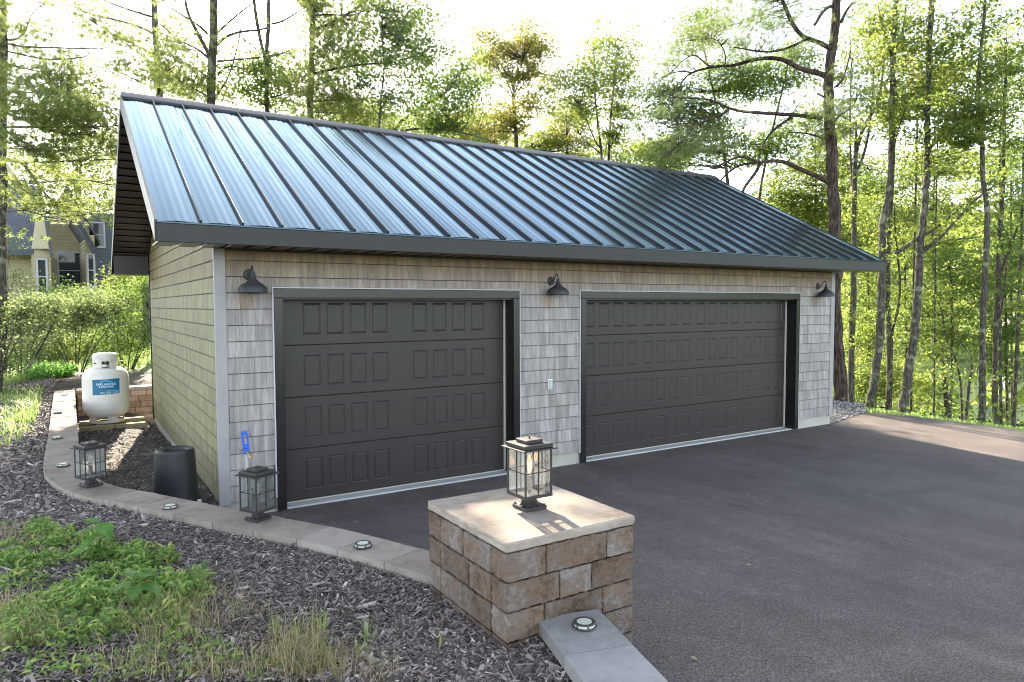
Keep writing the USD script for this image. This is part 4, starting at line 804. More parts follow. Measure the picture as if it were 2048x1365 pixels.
SUN_GAPS = [((0.3, 1.0, 3.85), 1.2), ((1.3, 2.3, 4.6), 0.9), ((0.9, -4.6, 0.96), 0.8), ((0.2, -5.4, 0.4), 0.8), ((-1.4, 5.5, 0.5), 1.0), ((-0.5, 4.6, 0.0), 0.5), ((-2.6, 2.0, 0.45), 0.6), ((-3.6, 6.5, 1.0), 1.2), ((12.2, -1.2, -0.2), 0.8), ((11.3, -3.2, -0.2), 0.9), ((12.9, -2.4, -0.2), 0.7), ((12.4, 0.6, -0.2), 0.6), ((-2.6, -5.2, 0.45), 0.6)]
class Tree:
    """A tree built round stems: trunk, limbs, twigs and a crown of leaf sprays set in clumps."""
    def __init__(s, name, label, depth, leafm, barkm, seed, cat='tree', group=None, size=0.085, flat=0.9, needle=False):
        s.t = (name, label, cat, group); s.depth = depth; s.lm, s.bm = leafm, barkm; s.rng = np.random.default_rng(seed); s.size, s.flat, s.needle = size, flat, needle
        s.trunks, s.limbs, s.tw, s.C, s.N, s.sk = [], [], MB(), [], [], []; s.hasl = s.hastw = False; s.D = []
    def stem(s, P, w0, w1, ground=True, dd=None, up_=0, k=10):
        """A trunk through pixels from the base up; w0, w1 its widths in pixels at both ends."""
        L = px_line(P, s.depth, dd); r = np.linspace(w0, w1, len(L))/2*s.depth/F
        if ground:
            g = L[0].copy(); g[2] = land(g[0], g[1])-0.12
            if g[2] < L[0][2]-0.15: L = np.vstack([g+(L[0]-L[1])*[0.12, 0.12, 0], L]); r = np.r_[r[0]*1.12, r]
        if up_:
            e = L[-1]+unit(L[-1]-L[-2])*up_*[0.6, 0.6, 1]; L = np.vstack([L, e]); r = np.r_[r, r[-1]*0.35]
        n = max(8, 5*len(L)); t = np.linspace(0, 1, len(L)); d = np.r_[0, np.cumsum(np.linalg.norm(np.diff(L, axis=0), axis=1)**0.5)]; t = d/d[-1]
        Q = smooth_line(L, n); R = np.interp(np.linspace(0, 1, n), t, r)*s.rng.uniform(0.95, 1.06, n)
        Q[1:-1] += s.rng.normal(size=(n-2, 3))*R[1:-1, None]*0.12
        s.trunks.append(tubevf(Q, R, k)); s.sk.append(Q); return s
    def limb(s, P, w0, w1, dd=None, twigs=0, leafy=0, spread=0.25):
        L = px_line(P, s.depth, dd if dd is not None else np.linspace(0, 1, len(P))*s.rng.uniform(-1.2, 1.2)); n = max(6, 5*len(P))
        Q = smooth_line(L, n); R = np.linspace(w0, w1, n)/2*s.depth/F; s.limbs.append(tubevf(Q, R, 7)); s.sk.append(Q)
        leafy = leafy or (9 if s.size < 0.11 and not s.needle else 0)
        if leafy:
            i = s.rng.integers(int(n*0.35), n, leafy); s.clumps(Q[i]+s.rng.normal(size=(leafy, 3))*spread*[1, 1, 0.5], None, 0.16)
        return s
    def clumps(s, Cn, per, sig):
        """Sprays of leaves round the points, each held by a twig from the nearest stem."""
        Cn = np.asarray(Cn)
        for P_, r_ in SUN_GAPS:   # gaps in the crowns through which the sun reaches the ground
            q = Cn-np.array(P_); k_ = (np.linalg.norm(q-(q@SD)[:, None]*SD, axis=1) > r_) | (s.rng.random(len(Cn)) < 0.22); Cn = Cn[k_]
        if not len(Cn): return
        if s.sk:
            A = np.vstack(s.sk)
            for c in Cn:
                d = A-c; sc = np.linalg.norm(d*[1, 1, 2.2 if s.needle else 1], axis=1)+1.5*np.maximum(0, d[:, 2]); a = A[np.argmin(sc)]
                if s.needle and s.rng.random() < 0.55: s.D.append(unit((c-a)*[1, 1, 0.5]))
                elif np.linalg.norm(a-c) < 4.5:
                    m = (a+c)/2+s.rng.normal(size=3)*0.06*np.linalg.norm(a-c)+[0, 0, 0.05]
                    s.tw.add(*tubevf(np.array([a, m, c]), [0.008+0.003*np.linalg.norm(a-c), 0.006, 0.003], 3, False)); s.hastw = True
                    s.D.append(unit(c-a))
                else: s.D.append(unit(s.rng.normal(size=3)+[0, 0, 0.5]))
        s.C.append(Cn); s.N.append((per, sig, len(Cn)))
    def blob(s, cx, cy, rx, ry, n, dd=0.0, per=55, sig=0.30, thick=None, minh=None):
        """n clumps in an ellipsoid about a pixel."""
        r = s.rng; m = s.depth/F; p = unit(r.normal(size=(n, 3)))*r.uniform(0.15, 1, (n, 1))**0.5
        th = thick if thick is not None else rx*m
        c = at(cx, cy, s.depth+dd)+p[:, :1]*rt*rx*m+p[:, 1:2]*up*ry*m+p[:, 2:]*np.array([fw[0], fw[1], 0])*th
        s.clumps(c, per, sig); return s
    def build(s):
        name, label, cat, group = s.t; t = thing(name, label, cat, group=group); r = s.rng
        for v in s.trunks: obj('trunk', v, s.bm, t, smooth=True)
        for v in s.limbs: obj('limb', v, s.bm, t, smooth=True)
        if s.hastw: obj('twigs', s.tw, s.bm, t, smooth=True, kind='stuff')
        if s.C:
            mb = MB(); kD = 0
            for Cn, (per, sig, cnt) in zip(s.C, s.N):
                per = per or 45
                if s.needle:
                    k = max(2, per//9); base = np.repeat(Cn, k, 0)+r.normal(size=(len(Cn)*k, 3))*sig*[1, 1, 0.32]
                    Dm = np.repeat(np.array(s.D[kD:kD+cnt]) if len(s.D) >= kD+cnt else np.tile([0, 0, 1.0], (cnt, 1)), k, 0)*0.8+[0, 0, 0.35]+r.normal(size=(len(base), 3))*0.4
                    mb.add(*tufts(base, Dm, s.size, r, 13, 0.0045 if s.depth < 15.2 or s.depth == 17.0 else 0.0085)); kD += cnt
                else:
                    nn = r.poisson(per*r.uniform(0.5, 1.4, len(Cn))); base = np.repeat(Cn, nn, 0)
                    base = base+r.normal(size=base.shape)*sig*[0.85, 0.85, 0.26]
                    mb.add(*leaves(base, s.size, r, s.flat))
            obj('crown', mb, s.lm, t, smooth=False)
        return t

GR = 'trees of the wood right of the garage'
# the big pine at the far garage corner
p = Tree('pine_tree', 'big rough barked pine with crooked bare limbs behind the right end of the roof', 17.0, m_needle, m_bark_pine, 21, size=0.13, needle=True)
p.stem([(1684, 834), (1680, 760), (1670, 620), (1671, 500), (1668, 400), (1662, 300), (1658, 220), (1657, 150), (1668, 80), (1672, 0), (1678, -140)], 27, 15, up_=3.0, k=14)
c7 = lambda L: [(1280+a/3.41, b/3.41) for a, b in L]
for L, a, b in (([(1300,550),(1200,495),(1100,470),(1000,420),(930,400),(830,400),(700,430),(620,450),(520,455),(440,470),(350,500),(270,600)], 12, 3), ([(1310,345),(1240,300),(1150,265),(1100,240),(1040,160),(1010,100),(970,0)], 10, 7),
                ([(1130,270),(1000,330),(880,355),(760,345),(640,325)], 6, 2.5), ([(1240,810),(1100,790),(950,780),(800,770),(690,760),(600,735),(500,690),(420,675),(300,670),(240,660)], 9, 2), ([(600,735),(540,790),(400,850),(330,920),(250,1000),(130,1100)], 6, 2),
                ([(1290,1250),(1200,1200),(1080,1150),(990,1110),(900,1100),(810,1105),(700,1072),(600,1100),(480,1140)], 11, 2.5), ([(800,1108),(700,1125),(640,1150),(570,1210),(540,1250)], 6, 3), ([(812,1118),(780,1190),(720,1270),(705,1330)], 7, 5),
                ([(1040,800),(900,900),(850,970),(810,1070)], 6, 3), ([(1320,860),(1350,800),(1433,740),(1480,640)], 5, 2), ([(1250,950),(1150,915),(1000,905)], 4, 1.5), ([(1300,690),(1250,660),(1205,640)], 5, 3), ([(1335,50),(1250,80),(1200,160),(1190,165)], 7, 5),
                ([(520,455),(430,420),(370,380),(290,420),(230,480)], 4, 1.5), ([(370,500),(280,490),(200,510),(120,560),(60,560)], 3, 1), ([(1340,590),(1390,520),(1420,420),(1440,330)], 5, 2), ([(1370,160),(1400,90),(1450,20)], 6, 4), ([(570,460),(580,380),(540,290),(460,270)], 3, 1)):
    p.limb(c7(L), a, b)
for x, y, rx, ry, n in ((1345,100,55,30,55), (1400,75,60,28,55), (1310,160,30,25,28), (1500,70,60,40,70), (1560,20,70,30,60), (1480,25,60,22,45), (1380,285,55,30,45), (1330,300,45,25,35), (1430,300,45,20,30), (1520,95,40,16,24), (1670,165,28,16,22), (1680,215,30,16,26), (1650,250,32,22,34), (1660,280,28,14,20),
                        (1560,220,36,14,18), (1600,235,24,12,14), (1580,330,34,12,16), (1720,180,24,16,16), (1350,215,42,16,22), (1300,250,34,18,22), (1490,235,26,12,14), (1610,90,30,24,24), (1700,30,30,30,22), (1640,-50,90,50,70), (1500,-60,90,45,60)):
    p.blob(x, y, rx, ry, n, per=52, sig=0.17, thick=1.5)
p.build()

def wood(label, depth, bm, stems, blobs, seed, lm=None, size=0.10, limbs=(), per=58, sig=0.34):
    t = Tree('broadleaf_tree', label, depth, lm or (m_leaf_yellow, m_leaf_green)[seed % 3 == 0], bm, seed, group=GR, size=size)
    for P, a, b in stems: t.stem(P, a, b, up_=1.5)
    for P, a, b in limbs: t.limb(P, a, b)
    for B in blobs: t.blob(B[0], B[1]+15, B[2]*1.25, B[3]*1.35, int(B[4]*0.72), dd=B[5] if len(B) > 5 else 0, per=per, sig=sig)
    t.build()
wood('straight mottled tree just right of the big pine, forked near the roof line', 21, m_bark_grey, [([(1706, 832), (1703, 681), (1708, 548), (1708, 435), (1710, 345)], 13, 9)],
     [(1720,130,60,70,28), (1750,60,60,60,26), (1715,400,30,60,12), (1700,620,26,60,8)], 31, limbs=[([(1710,345),(1716,290),(1733,245),(1752,211),(1765,150),(1772,60)], 8, 4), ([(1710,350),(1730,300),(1742,230),(1748,150)], 6, 3), ([(1708,400),(1702,330),(1700,240),(1704,120)], 5, 3)])
wood('grey tree leaning away to the left behind the roof corner', 19, m_bark_grey, [([(1736, 832), (1741, 800), (1755, 716), (1762, 611), (1764, 505), (1771, 417), (1779, 381), (1783, 264), (1786, 150), (1787, 88), (1792, 0), (1796, -100)], 17, 9)],
     [(1810,130,70,50,34), (1790,200,60,26,22), (1790,40,60,50,26), (1760,470,30,40,8)], 32, limbs=[([(1784,300),(1800,250),(1812,215)], 4, 2), ([(1786,120),(1770,70),(1756,10)], 4, 2), ([(1787,110),(1805,60),(1812,0)], 4, 2)])
wood('dark twin stemmed tree close behind the leaning grey tree', 23, m_bark_brown, [([(1776, 834), (1778, 699), (1775, 597), (1778, 470), (1782, 400), (1790, 250)], 12, 7), ([(1783, 680), (1787, 650), (1797, 611), (1799, 548), (1794, 500)], 6, 4)],
     [(1770,330,50,40,16), (1800,420,50,40,16), (1760,560,34,46,10), (1800,640,34,40,8)], 33)
wood('bent grey tree with pale lichen spots at the edge of the drive', 18.5, m_bark_grey, [([(1804, 836), (1806, 815), (1815, 752), (1824, 699), (1833, 628), (1838, 540), (1842, 470), (1850, 400), (1853, 340), (1855, 280), (1855, 205), (1861, 58), (1864, -60)], 18, 9)],
     [(1870,150,70,60,32), (1850,60,60,50,24), (1880,260,60,36,20), (1900,330,50,30,12)], 34, limbs=[([(1842,505),(1858,492),(1875,481),(1917,435),(1952,400),(1990,370)], 7, 3), ([(1790,506),(1815,492),(1833,478),(1862,463),(1917,418),(1990,360)], 8, 3), ([(1838,520),(1870,490),(1925,478),(1980,472)], 6, 3), ([(1855,300),(1880,280),(1900,262),(1925,245)], 4, 2), ([(1856,240),(1845,215),(1840,205)], 4, 2)])
wood('pale spotted slender tree standing right of the drive edge', 17.5, m_bark_grey, [([(1963, 862), (1964, 800), (1965, 752), (1966, 646), (1970, 540), (1975, 452), (1972, 400), (1970, 392), (1965, 322), (1963, 278), (1957, 234), (1956, 176), (1962, 100), (1969, 29), (1972, -80)], 13, 5)],
     [(1940,200,50,40,26), (1910,260,30,26,14), (1980,120,60,60,34), (1960,30,60,50,28), (2000,250,50,50,26)], 35, limbs=[([(1960,290),(1945,282),(1925,272)], 4, 2), ([(1958,240),(1930,215),(1905,195)], 3, 1.5), ([(1958,200),(1990,160),(2010,130)], 3, 1.5)], lm=m_leaf_yellow, size=0.10)
wood('dark slim tree with an upswept right branch near the picture edge', 20, m_bark_brown, [([(1993, 868), (1991, 699), (1996, 576), (1998, 470), (2005, 400), (2007, 308), (2010, 180)], 11, 6)],
     [(2010,330,50,50,20), (2020,440,40,40,14), (2030,180,50,60,22)], 36, limbs=[([(1996,560),(2012,520),(2030,470),(2044,420)], 6, 3), ([(1994,660),(2006,600),(2012,540),(2020,480)], 4, 2)])
wood('thin dark tree at the right edge of the wood', 21, m_bark_brown, [([(2026, 866), (2033, 716), (2038, 611), (2042, 505), (2044, 435), (2048, 300)], 8, 4)], [(2040,420,40,60,18), (2045,560,36,60,12), (2050,100,60,80,26)], 37)
wood('thin curved sapling bending left over the lawn', 19, m_bark_brown, [([(1924, 846), (1921, 769), (1907, 709), (1892, 674), (1882, 618), (1862, 585), (1847, 569)], 4.5, 2)], [(1880,660,40,40,10), (1860,590,40,24,8), (1920,720,36,30,8)], 38, per=40)
wood('broken leafless stump with a pale tip among saplings', 20, m_bark_brown, [([(1931, 848), (1936, 790), (1942, 745), (1944, 716), (1938, 706)], 7, 3)], [], 39)
wood('short sunlit crooked stem in the undergrowth on the lawn', 24, m_bark_brown, [([(1897, 838), (1893, 795), (1890, 772)], 12, 9)], [(1890,740,36,26,10)], 40, lm=m_leaf_green)

# understory and further trees that fill the wood
GU = 'leafy understory trees down the slope'
def under(label, depth, blobs, seed, stems, lm=m_leaf_yellow, dens=1.0, size=0.12, per=62, sig=0.42, bm=m_bark_brown):
    t = Tree('understory_tree', label, depth, lm, bm, seed, group=GU, size=size, flat=1.6)
    for P, a, b in stems: t.stem(P, a, b, k=6)
    for B in blobs: t.blob(B[0], B[1], B[2], B[3], int(B[4]*dens), per=per, sig=sig)
    t.build()
under('bright leafy young tree behind the big pine and its left neighbours', 27, [(1640,360,60,80,60), (1600,420,50,50,36), (1690,470,50,70,40), (1650,250,60,50,26), (1560,380,50,40,24)], 51, [([(1640, 640), (1635, 450), (1630, 300)], 8, 3)], dens=1.6)
under('bright leafy tree between the big pine and the leaning tree', 29, [(1730,560,50,80,52), (1725,680,40,60,34), (1700,760,40,46,22), (1740,440,56,60,36)], 52, [([(1740, 830), (1738, 650), (1735, 480)], 6, 3)], dens=1.3)
under('yellow green tree filling the gap behind the bent tree', 31, [(1800,560,60,80,50), (1790,690,50,60,36), (1850,640,60,60,36), (1810,770,46,36,18)], 53, [([(1815, 830), (1812, 650), (1806, 480)], 6, 3)])
under('wide yellow tree over the lawn between bent and pale trees', 30, [(1900,590,70,60,52), (1930,660,70,40,36), (1880,520,60,40,26), (1940,550,50,40,22)], 54, [([(1900, 820), (1904, 690), (1900, 540)], 7, 3)], lm=m_leaf_green)
under('green leafy tree at the far right behind the slim stems', 28, [(2010,600,50,80,44), (2030,720,44,70,34), (2040,500,40,60,26), (1985,690,40,60,20)], 55, [([(2015, 850), (2012, 690), (2010, 500)], 6, 3)], lm=m_leaf_green)
under('low leafy thicket tree right of the garage gravel', 25, [(1720,770,50,40,34), (1770,740,40,50,26), (1850,780,50,36,18), (1760,650,40,40,16)], 56, [([(1750, 840), (1752, 770), (1750, 700)], 4, 2)], lm=m_leaf_yellow)
under('airy upper crown tree high above the drive edge', 25, [(1830,180,80,70,56), (1760,240,50,50,30), (1900,120,70,60,40), (1840,300,60,40,26)], 57, [([(1822, 800), (1830, 450), (1835, 150)], 5, 3)], dens=0.5)
under('tall yellow green tree behind the pale slender tree', 27, [(1990,330,60,60,34), (1960,400,50,36,18), (2020,220,50,70,36), (2010,80,60,70,38)], 58, [([(2002, 820), (2000, 450), (2005, 150)], 6, 3)], dens=0.5)
under('yellow sprays of a tree above the slim stems', 22, [(1880,160,50,40,30), (1935,250,44,30,22), (1820,200,46,36,24), (1775,120,50,40,26)], 59, [([(1868, 800), (1872, 450), (1880, 180)], 4, 2)], lm=m_leaf_gold, size=0.10, dens=0.7)
under('tall bright tree in the band between the forked and leaning trees', 33, [(1720,400,50,60,40), (1770,360,50,50,34), (1800,460,50,50,34), (1690,330,40,50,24)], 71, [([(1745, 820), (1745, 520), (1740, 340)], 6, 3)], size=0.14, dens=1.3)
under('tall bright tree filling the gap over the bent tree limbs', 34, [(1850,420,60,50,40), (1900,340,60,40,30), (1830,340,40,40,20), (1960,330,50,30,18), (1880,480,60,40,30)], 72, [([(1868, 820), (1866, 520), (1870, 350)], 6, 3)], size=0.14, dens=1.4)
under('leafy tree crown at the right picture edge below the sky gap', 30, [(2020,380,40,50,24), (2000,520,50,40,24), (2040,300,40,40,20)], 73, [([(2024, 820), (2022, 520), (2024, 330)], 5, 3)], lm=m_leaf_green)
# oak-like tree whose leaves mix with the big pine's limbs
under('leafy green tree tangled behind the big pine limbs', 22, [(1400,250,60,50,50), (1340,200,50,50,44), (1450,160,60,50,44), (1400,60,40,40,26), (1520,170,60,50,42), (1560,280,50,40,30), (1480,300,60,36,34), (1340,310,50,30,30), (1590,130,40,50,26), (1300,340,50,20,16)], 60, [([(1470, 560), (1450, 320), (1430, 200), (1395, 40)], 8, 2.5), ([(1500, 560), (1530, 330), (1560, 200), (1580, 100)], 6, 2.5)], lm=m_leaf_green, size=0.10, per=50, sig=0.34, dens=1.5)

# trees seen over the roof
GB = 'trees standing behind the garage'
def behind(name, label, depth, lm, bm, stems, blobs, seed, dens=1.0, limbs=(), needle=False, size=0.10, per=50, sig=0.36):
    t = Tree(name, label, depth, lm, bm, seed, group=GB, needle=needle, size=size)
    for P, a, b, u in stems: t.stem(P, a, b, up_=u)
    for P, a, b in limbs: t.limb(P, a, b)
    for B in blobs: t.blob(B[0], B[1], B[2]*(1.15 if needle else 1), B[3]*(1.15 if needle else 1), int(B[4]*dens*(3.4 if needle and B[1] > -30 else 1.0 if B[1] < -30 else 1.5)), per=70 if needle else B[5] if len(B) > 5 else per, sig=sig, thick=2.2)
    t.build()
c1 = lambda L: [(a/2.926, b/2.926) for a, b in L]
behind('pine_tree', 'tall straight white pine above the left end of the ridge', 23, m_needle_far, m_bark_grey, [([(322, 420), (318, 160), (313, 100), (309, 0), (306, -160)], 13, 10, 3)],
       [(230,60,70,26,20), (270,110,50,18,14), (190,30,60,22,14), (300,170,50,18,26), (350,160,40,16,18), (350,110,40,14,9), (240,160,50,12,10), (390,60,36,16,7), (170,-60,80,30,14), (330,-100,80,40,12)], 61, needle=True, size=0.13, sig=0.2,
       limbs=[(c1([(890,100),(760,60),(650,20),(560,-20)]), 5, 2), (c1([(895,200),(760,140),(600,100),(470,60),(380,-5)]), 5, 2), (c1([(900,320),(800,270),(700,220),(560,140)]), 4, 1.5), (c1([(905,390),(820,320),(740,260)]), 4, 1.5), (c1([(935,140),(1000,200),(1110,300),(1210,380)]), 4, 1.5), (c1([(940,300),(1060,370),(1200,460)]), 3, 1.5), (c1([(945,420),(1050,490),(1180,560)]), 3, 1.5), (c1([(830,485),(640,390),(480,280),(340,150),(220,20)]), 3, 1.5), (c1([(900,20),(960,0),(1000,-40)]), 4, 2)])
behind('pine_tree', 'thickest tall pine rising behind the ridge beside the sun glint', 19, m_needle_far, m_bark_brown, [([(421, 420), (422, 212), (425, 120), (427, 0), (428, -160)], 18, 13, 3)],
       [(390,90,50,20,16), (380,150,50,18,18), (470,60,50,18,12), (500,20,40,16,8), (360,40,50,18,10), (470,110,36,14,8), (400,185,50,12,16), (440,-90,80,36,10)], 62, needle=True, size=0.13, sig=0.19,
       limbs=[(c1([(1225,330),(1170,220),(1110,100),(1085,0)]), 8, 5), (c1([(1270,265),(1320,220),(1400,190),(1480,180),(1560,165)]), 6, 3), (c1([(1215,340),(1120,270),(1000,220),(860,140)]), 5, 2), (c1([(1215,200),(1130,130),(1020,60),(960,0)]), 5, 2), (c1([(1270,360),(1400,350),(1560,330),(1700,300)]), 4, 1.5), (c1([(1270,550),(1320,480),(1360,380),(1400,220),(1420,40)]), 4, 1.5), (c1([(1215,450),(1100,380),(960,300)]), 4, 1.5), (c1([(1275,440),(1340,390),(1430,410)]), 3, 1.5), (c1([(1210,560),(1100,500),(980,420)]), 3, 1.5), (c1([(1275,190),(1400,80),(1480,20)]), 4, 2)])
behind('broadleaf_tree', 'grey tree with a forked trunk right of the thickest pine', 21, m_leaf_green, m_bark_grey, [([(537, 430), (535, 230), (533, 130), (536, 60), (538, 0), (540, -130)], 10, 6, 2)],
       [(560,150,46,30,24), (520,120,34,24,14), (500,160,36,22,12), (590,60,40,30,14), (540,190,46,22,18), (560,20,50,30,10), (500,190,40,16,12)], 63, limbs=[([(533,125),(523,90),(514,45),(508,0),(504,-60)], 7, 5), (c1([(1590,140),(1680,110),(1760,60),(1840,30)]), 4, 1.5), (c1([(1585,570),(1680,540),(1760,480),(1800,420)]), 4, 2), (c1([(1560,330),(1640,320),(1760,250)]), 3, 1.5), (c1([(1530,310),(1440,240),(1380,180)]), 3, 1.5)], per=42)
behind('pine_tree', 'bushy pine with level limbs left of the sky gap', 20, m_needle_far, m_bark_brown, [([(620, 430), (620, 239), (622, 150), (625, 60), (627, -100)], 13, 10, 3)],
       [(640,30,40,20,20), (690,30,50,18,20), (660,95,50,16,22), (730,110,50,14,20), (640,130,40,16,20), (670,200,50,16,24), (720,215,50,14,20), (600,180,36,20,14), (780,20,60,24,24), (820,110,40,12,12), (600,20,36,20,12), (690,245,70,14,24), (660,-70,90,36,16)], 64, needle=True, size=0.13, sig=0.2,
       limbs=[([(628,60),(672,42),(710,18),(725,0)], 6, 3), ([(630,148),(670,138),(720,130),(770,128)], 6, 2.5), ([(628,203),(680,200),(740,198),(765,199)], 5, 2), ([(628,225),(700,227),(780,227)], 4, 2), ([(622,165),(612,150),(600,165)], 3, 1.5), ([(665,45),(660,75),(648,95)], 3, 1.5), ([(626,32),(660,30),(700,33)], 4, 2)])
behind('broadleaf_tree', 'slim young maple with hanging sprays left of the sky gap', 18, m_leaf_green, m_bark_grey, [([(758, 400), (758, 261), (763, 191), (768, 137), (765, 79), (766, 0), (768, -60)], 4.5, 2, 0.8)],
       [(800,60,60,40,40), (760,30,60,30,28), (840,30,36,40,20), (800,140,50,20,22), (860,95,40,14,12), (740,110,36,20,12), (780,210,60,24,30), (720,180,40,20,12), (830,185,44,24,22), (700,100,30,16,7), (750,-40,80,30,18)], 65, dens=0.55, limbs=[([(768,137),(790,95),(802,78)], 2.5, 1), ([(766,140),(800,120),(850,110),(890,85)], 2.5, 1), ([(763,191),(740,170),(720,160)], 2, 1)], per=36, sig=0.28, size=0.085)
behind('broadleaf_tree', 'leaning limbed tree low over the middle of the ridge', 20, m_leaf_green, m_bark_grey, [([(770, 420), (787, 265), (818, 232), (859, 205), (885, 190)], 8, 4, 0.5)],
       [(880,180,50,20,26), (930,150,50,14,18), (890,225,60,20,22), (940,210,50,18,16), (850,260,50,16,16), (960,140,30,10,8), (900,150,40,14,10)], 66, dens=0.8, limbs=[([(788,268),(835,258),(890,260),(940,270),(990,285)], 5, 2), ([(820,232),(860,235),(900,255)], 2.5, 1), ([(845,215),(880,235),(900,250)], 2.5, 1)], per=40, sig=0.3)
behind('broadleaf_tree', 'golden topped tree with a bare fan of branches against the sky', 26, m_leaf_gold, m_bark_brown, [([(1033, 430), (1033, 296), (1030, 239), (1027, 195)], 9, 6, 0.1)],
       [(1030,100,70,16,40,46), (1070,85,40,14,18), (980,100,34,14,14), (950,130,36,10,10), (960,90,24,14,6), (1090,120,34,20,14), (1040,215,50,16,16), (1000,230,40,20,14), (1080,210,36,12,10), (1110,150,30,14,8), (1000,250,50,20,20), (950,240,50,26,26), (1060,75,36,8,8)], 67, per=38, sig=0.3,
       limbs=[([(1026,197),(1015,165),(1000,140),(988,120)], 3, 1), ([(1027,195),(1020,150),(1012,125),(1005,105)], 3, 1), ([(1027,195),(1026,150),(1024,120)], 2.5, 1), ([(1027,195),(1035,150),(1046,120)], 2.5, 1), ([(1028,195),(1042,160),(1060,140),(1080,120)], 3, 1), ([(1028,198),(1050,165),(1072,150)], 2.5, 1), ([(1030,215),(1055,200),(1080,180)], 2.5, 1), ([(1031,250),(1050,230),(1060,205)], 2.5, 1), ([(1032,270),(1060,250),(1085,245)], 2, 1), ([(1026,197),(1000,170),(975,150)], 2, 1)])
behind('broadleaf_tree', 'airy yellow green tree with two stems standing free against the sky', 25, m_leaf_yellow, m_bark_brown, [([(1206, 440), (1204, 323), (1196, 250), (1190, 180), (1188, 120)], 6, 2, 0.3), ([(1214, 440), (1217, 323), (1222, 230), (1228, 170), (1232, 120)], 6, 2, 0.3)],
       [(1190,110,40,26,26), (1220,150,40,36,34), (1180,170,46,30,28), (1250,120,24,34,16), (1240,200,36,30,20), (1150,190,36,22,16), (1120,160,26,20,9), (1110,210,36,20,16), (1190,220,50,26,22), (1140,260,40,22,18), (1220,260,30,16,9), (1190,75,16,16,7), (1250,80,10,22,5), (1280,190,18,14,5)], 68, per=36, sig=0.3, limbs=[([(1204,300),(1185,270),(1172,235),(1160,215)], 3, 1), ([(1204,310),(1180,290),(1160,270)], 3, 1), ([(1217,300),(1235,270),(1250,240)], 3, 1), ([(1218,290),(1250,260),(1275,240)], 2.5, 1), ([(1219,280),(1235,220),(1248,180)], 2.5, 1), ([(1208,320),(1215,280),(1220,250)], 2, 1)])
for k, (lb, lm, B) in enumerate((('low golden bushy tree top along the middle of the ridge', m_leaf_gold, [(880,255,50,20,30), (940,255,50,24,36), (1000,280,50,20,26), (930,285,50,12,16)]), ('golden rounded tree top between the two sky trees', m_leaf_gold, [(1130,240,44,26,36), (1110,270,40,20,20), (1150,290,36,16,12)]),
        ('low green tree top along the right part of the ridge', m_leaf_yellow, [(1060,280,40,22,30), (1100,300,50,16,24), (1260,310,50,22,32), (1190,300,50,18,24), (1310,300,40,26,32), (1340,330,50,22,26)]), ('hazy green tree top at the left of the ridge middle', m_leaf_green, [(700,240,60,22,30), (760,240,60,22,30), (820,265,50,16,20), (640,235,50,18,18)]))):
    x0 = B[0][0]
    behind('understory_tree', lb, 30+k, lm, m_bark_brown, [([(x0, 440), (x0+4, B[0][1]+30), (x0+2, B[0][1]-4)], 6, 3, 0)], B, 80+k, per=46, sig=0.38, size=0.12)

# pine at the left edge with layered branches reaching over towards the roof
c8 = lambda L: [(a/2.926, b/2.926) for a, b in L]
p = Tree('pine_tree', 'tall lichened pine at the left edge with layered level branches', 15.5, m_needle_far, m_bark_grey, 91, size=0.13, needle=True)
p.stem([(0, 770), (1, 560), (2, 400), (3, 260), (3, 120), (4, 0), (5, -150)], 21, 17, up_=4, k=14)
for L, a, b in (([(30,250),(150,275),(300,280),(480,285),(650,280)], 5, 1.5), ([(30,300),(120,320),(260,345),(420,345),(500,330),(520,310)], 4, 1.5), ([(30,375),(160,405),(330,435),(480,435),(600,405)], 4, 1.5), ([(40,235),(140,190),(180,100),(260,30)], 4, 2), ([(30,545),(200,545),(400,550),(560,548)], 4, 1.5), ([(30,655),(200,650),(420,655),(690,645)], 5, 1.5), ([(40,665),(200,730),(310,770),(450,790),(560,770)], 5, 1.5),
                ([(30,745),(250,745),(480,745),(700,735)], 5, 1.5), ([(40,770),(150,840),(270,920),(310,960)], 7, 3), ([(30,870),(160,880),(260,930)], 4, 1.5), ([(40,940),(130,960),(230,1090),(330,1190)], 7, 3), ([(30,945),(250,950),(480,940),(680,935)], 4, 1.5), ([(30,1075),(250,1070),(450,1055),(670,1100)], 4, 1.5), ([(210,1195),(330,1200),(480,1205),(650,1205)], 4, 1.5), ([(30,590),(150,610),(300,660),(440,740)], 3, 1.5), ([(40,1240),(180,1240),(300,1300)], 3, 1.5), ([(30,480),(160,500),(300,520),(400,560)], 3, 1.2)):
    p.limb(c8(L), a, b, dd=np.linspace(0, 1, len(L))*np.random.default_rng(int(L[0][1])).uniform(-1.8, 1.0))
for x, y, rx, ry, n in ((60,95,40,10,14), (120,100,40,10,14), (90,135,40,10,14), (30,40,36,24,14), (60,20,40,12,8), (150,180,50,9,20), (80,175,50,10,24), (190,170,40,10,12), (150,205,50,9,26), (70,205,50,10,26), (210,220,30,9,14), (160,230,46,9,26), (90,240,46,10,28), (200,250,30,10,18), (120,265,46,10,26), (180,280,40,12,24), (60,290,40,12,22), (130,310,46,12,28),
                        (200,310,28,14,20), (100,345,46,12,24), (170,350,44,12,28), (210,365,22,14,14), (130,380,44,12,26), (190,400,34,12,24), (90,400,30,10,8), (150,420,44,10,24), (200,430,24,10,14), (110,430,26,9,10), (20,400,26,12,10), (30,420,26,12,10), (20,470,20,10,8), (200,170,30,12,10), (20,150,24,20,10), (10,200,24,20,10), (-40,100,60,60,20), (20,-60,90,40,24)):
    p.blob(x, y, rx*1.1, ry*1.15, int(n*1.15), dd=p.rng.uniform(-1.2, 0.8), per=66, sig=0.19, thick=1.6)
p.build()
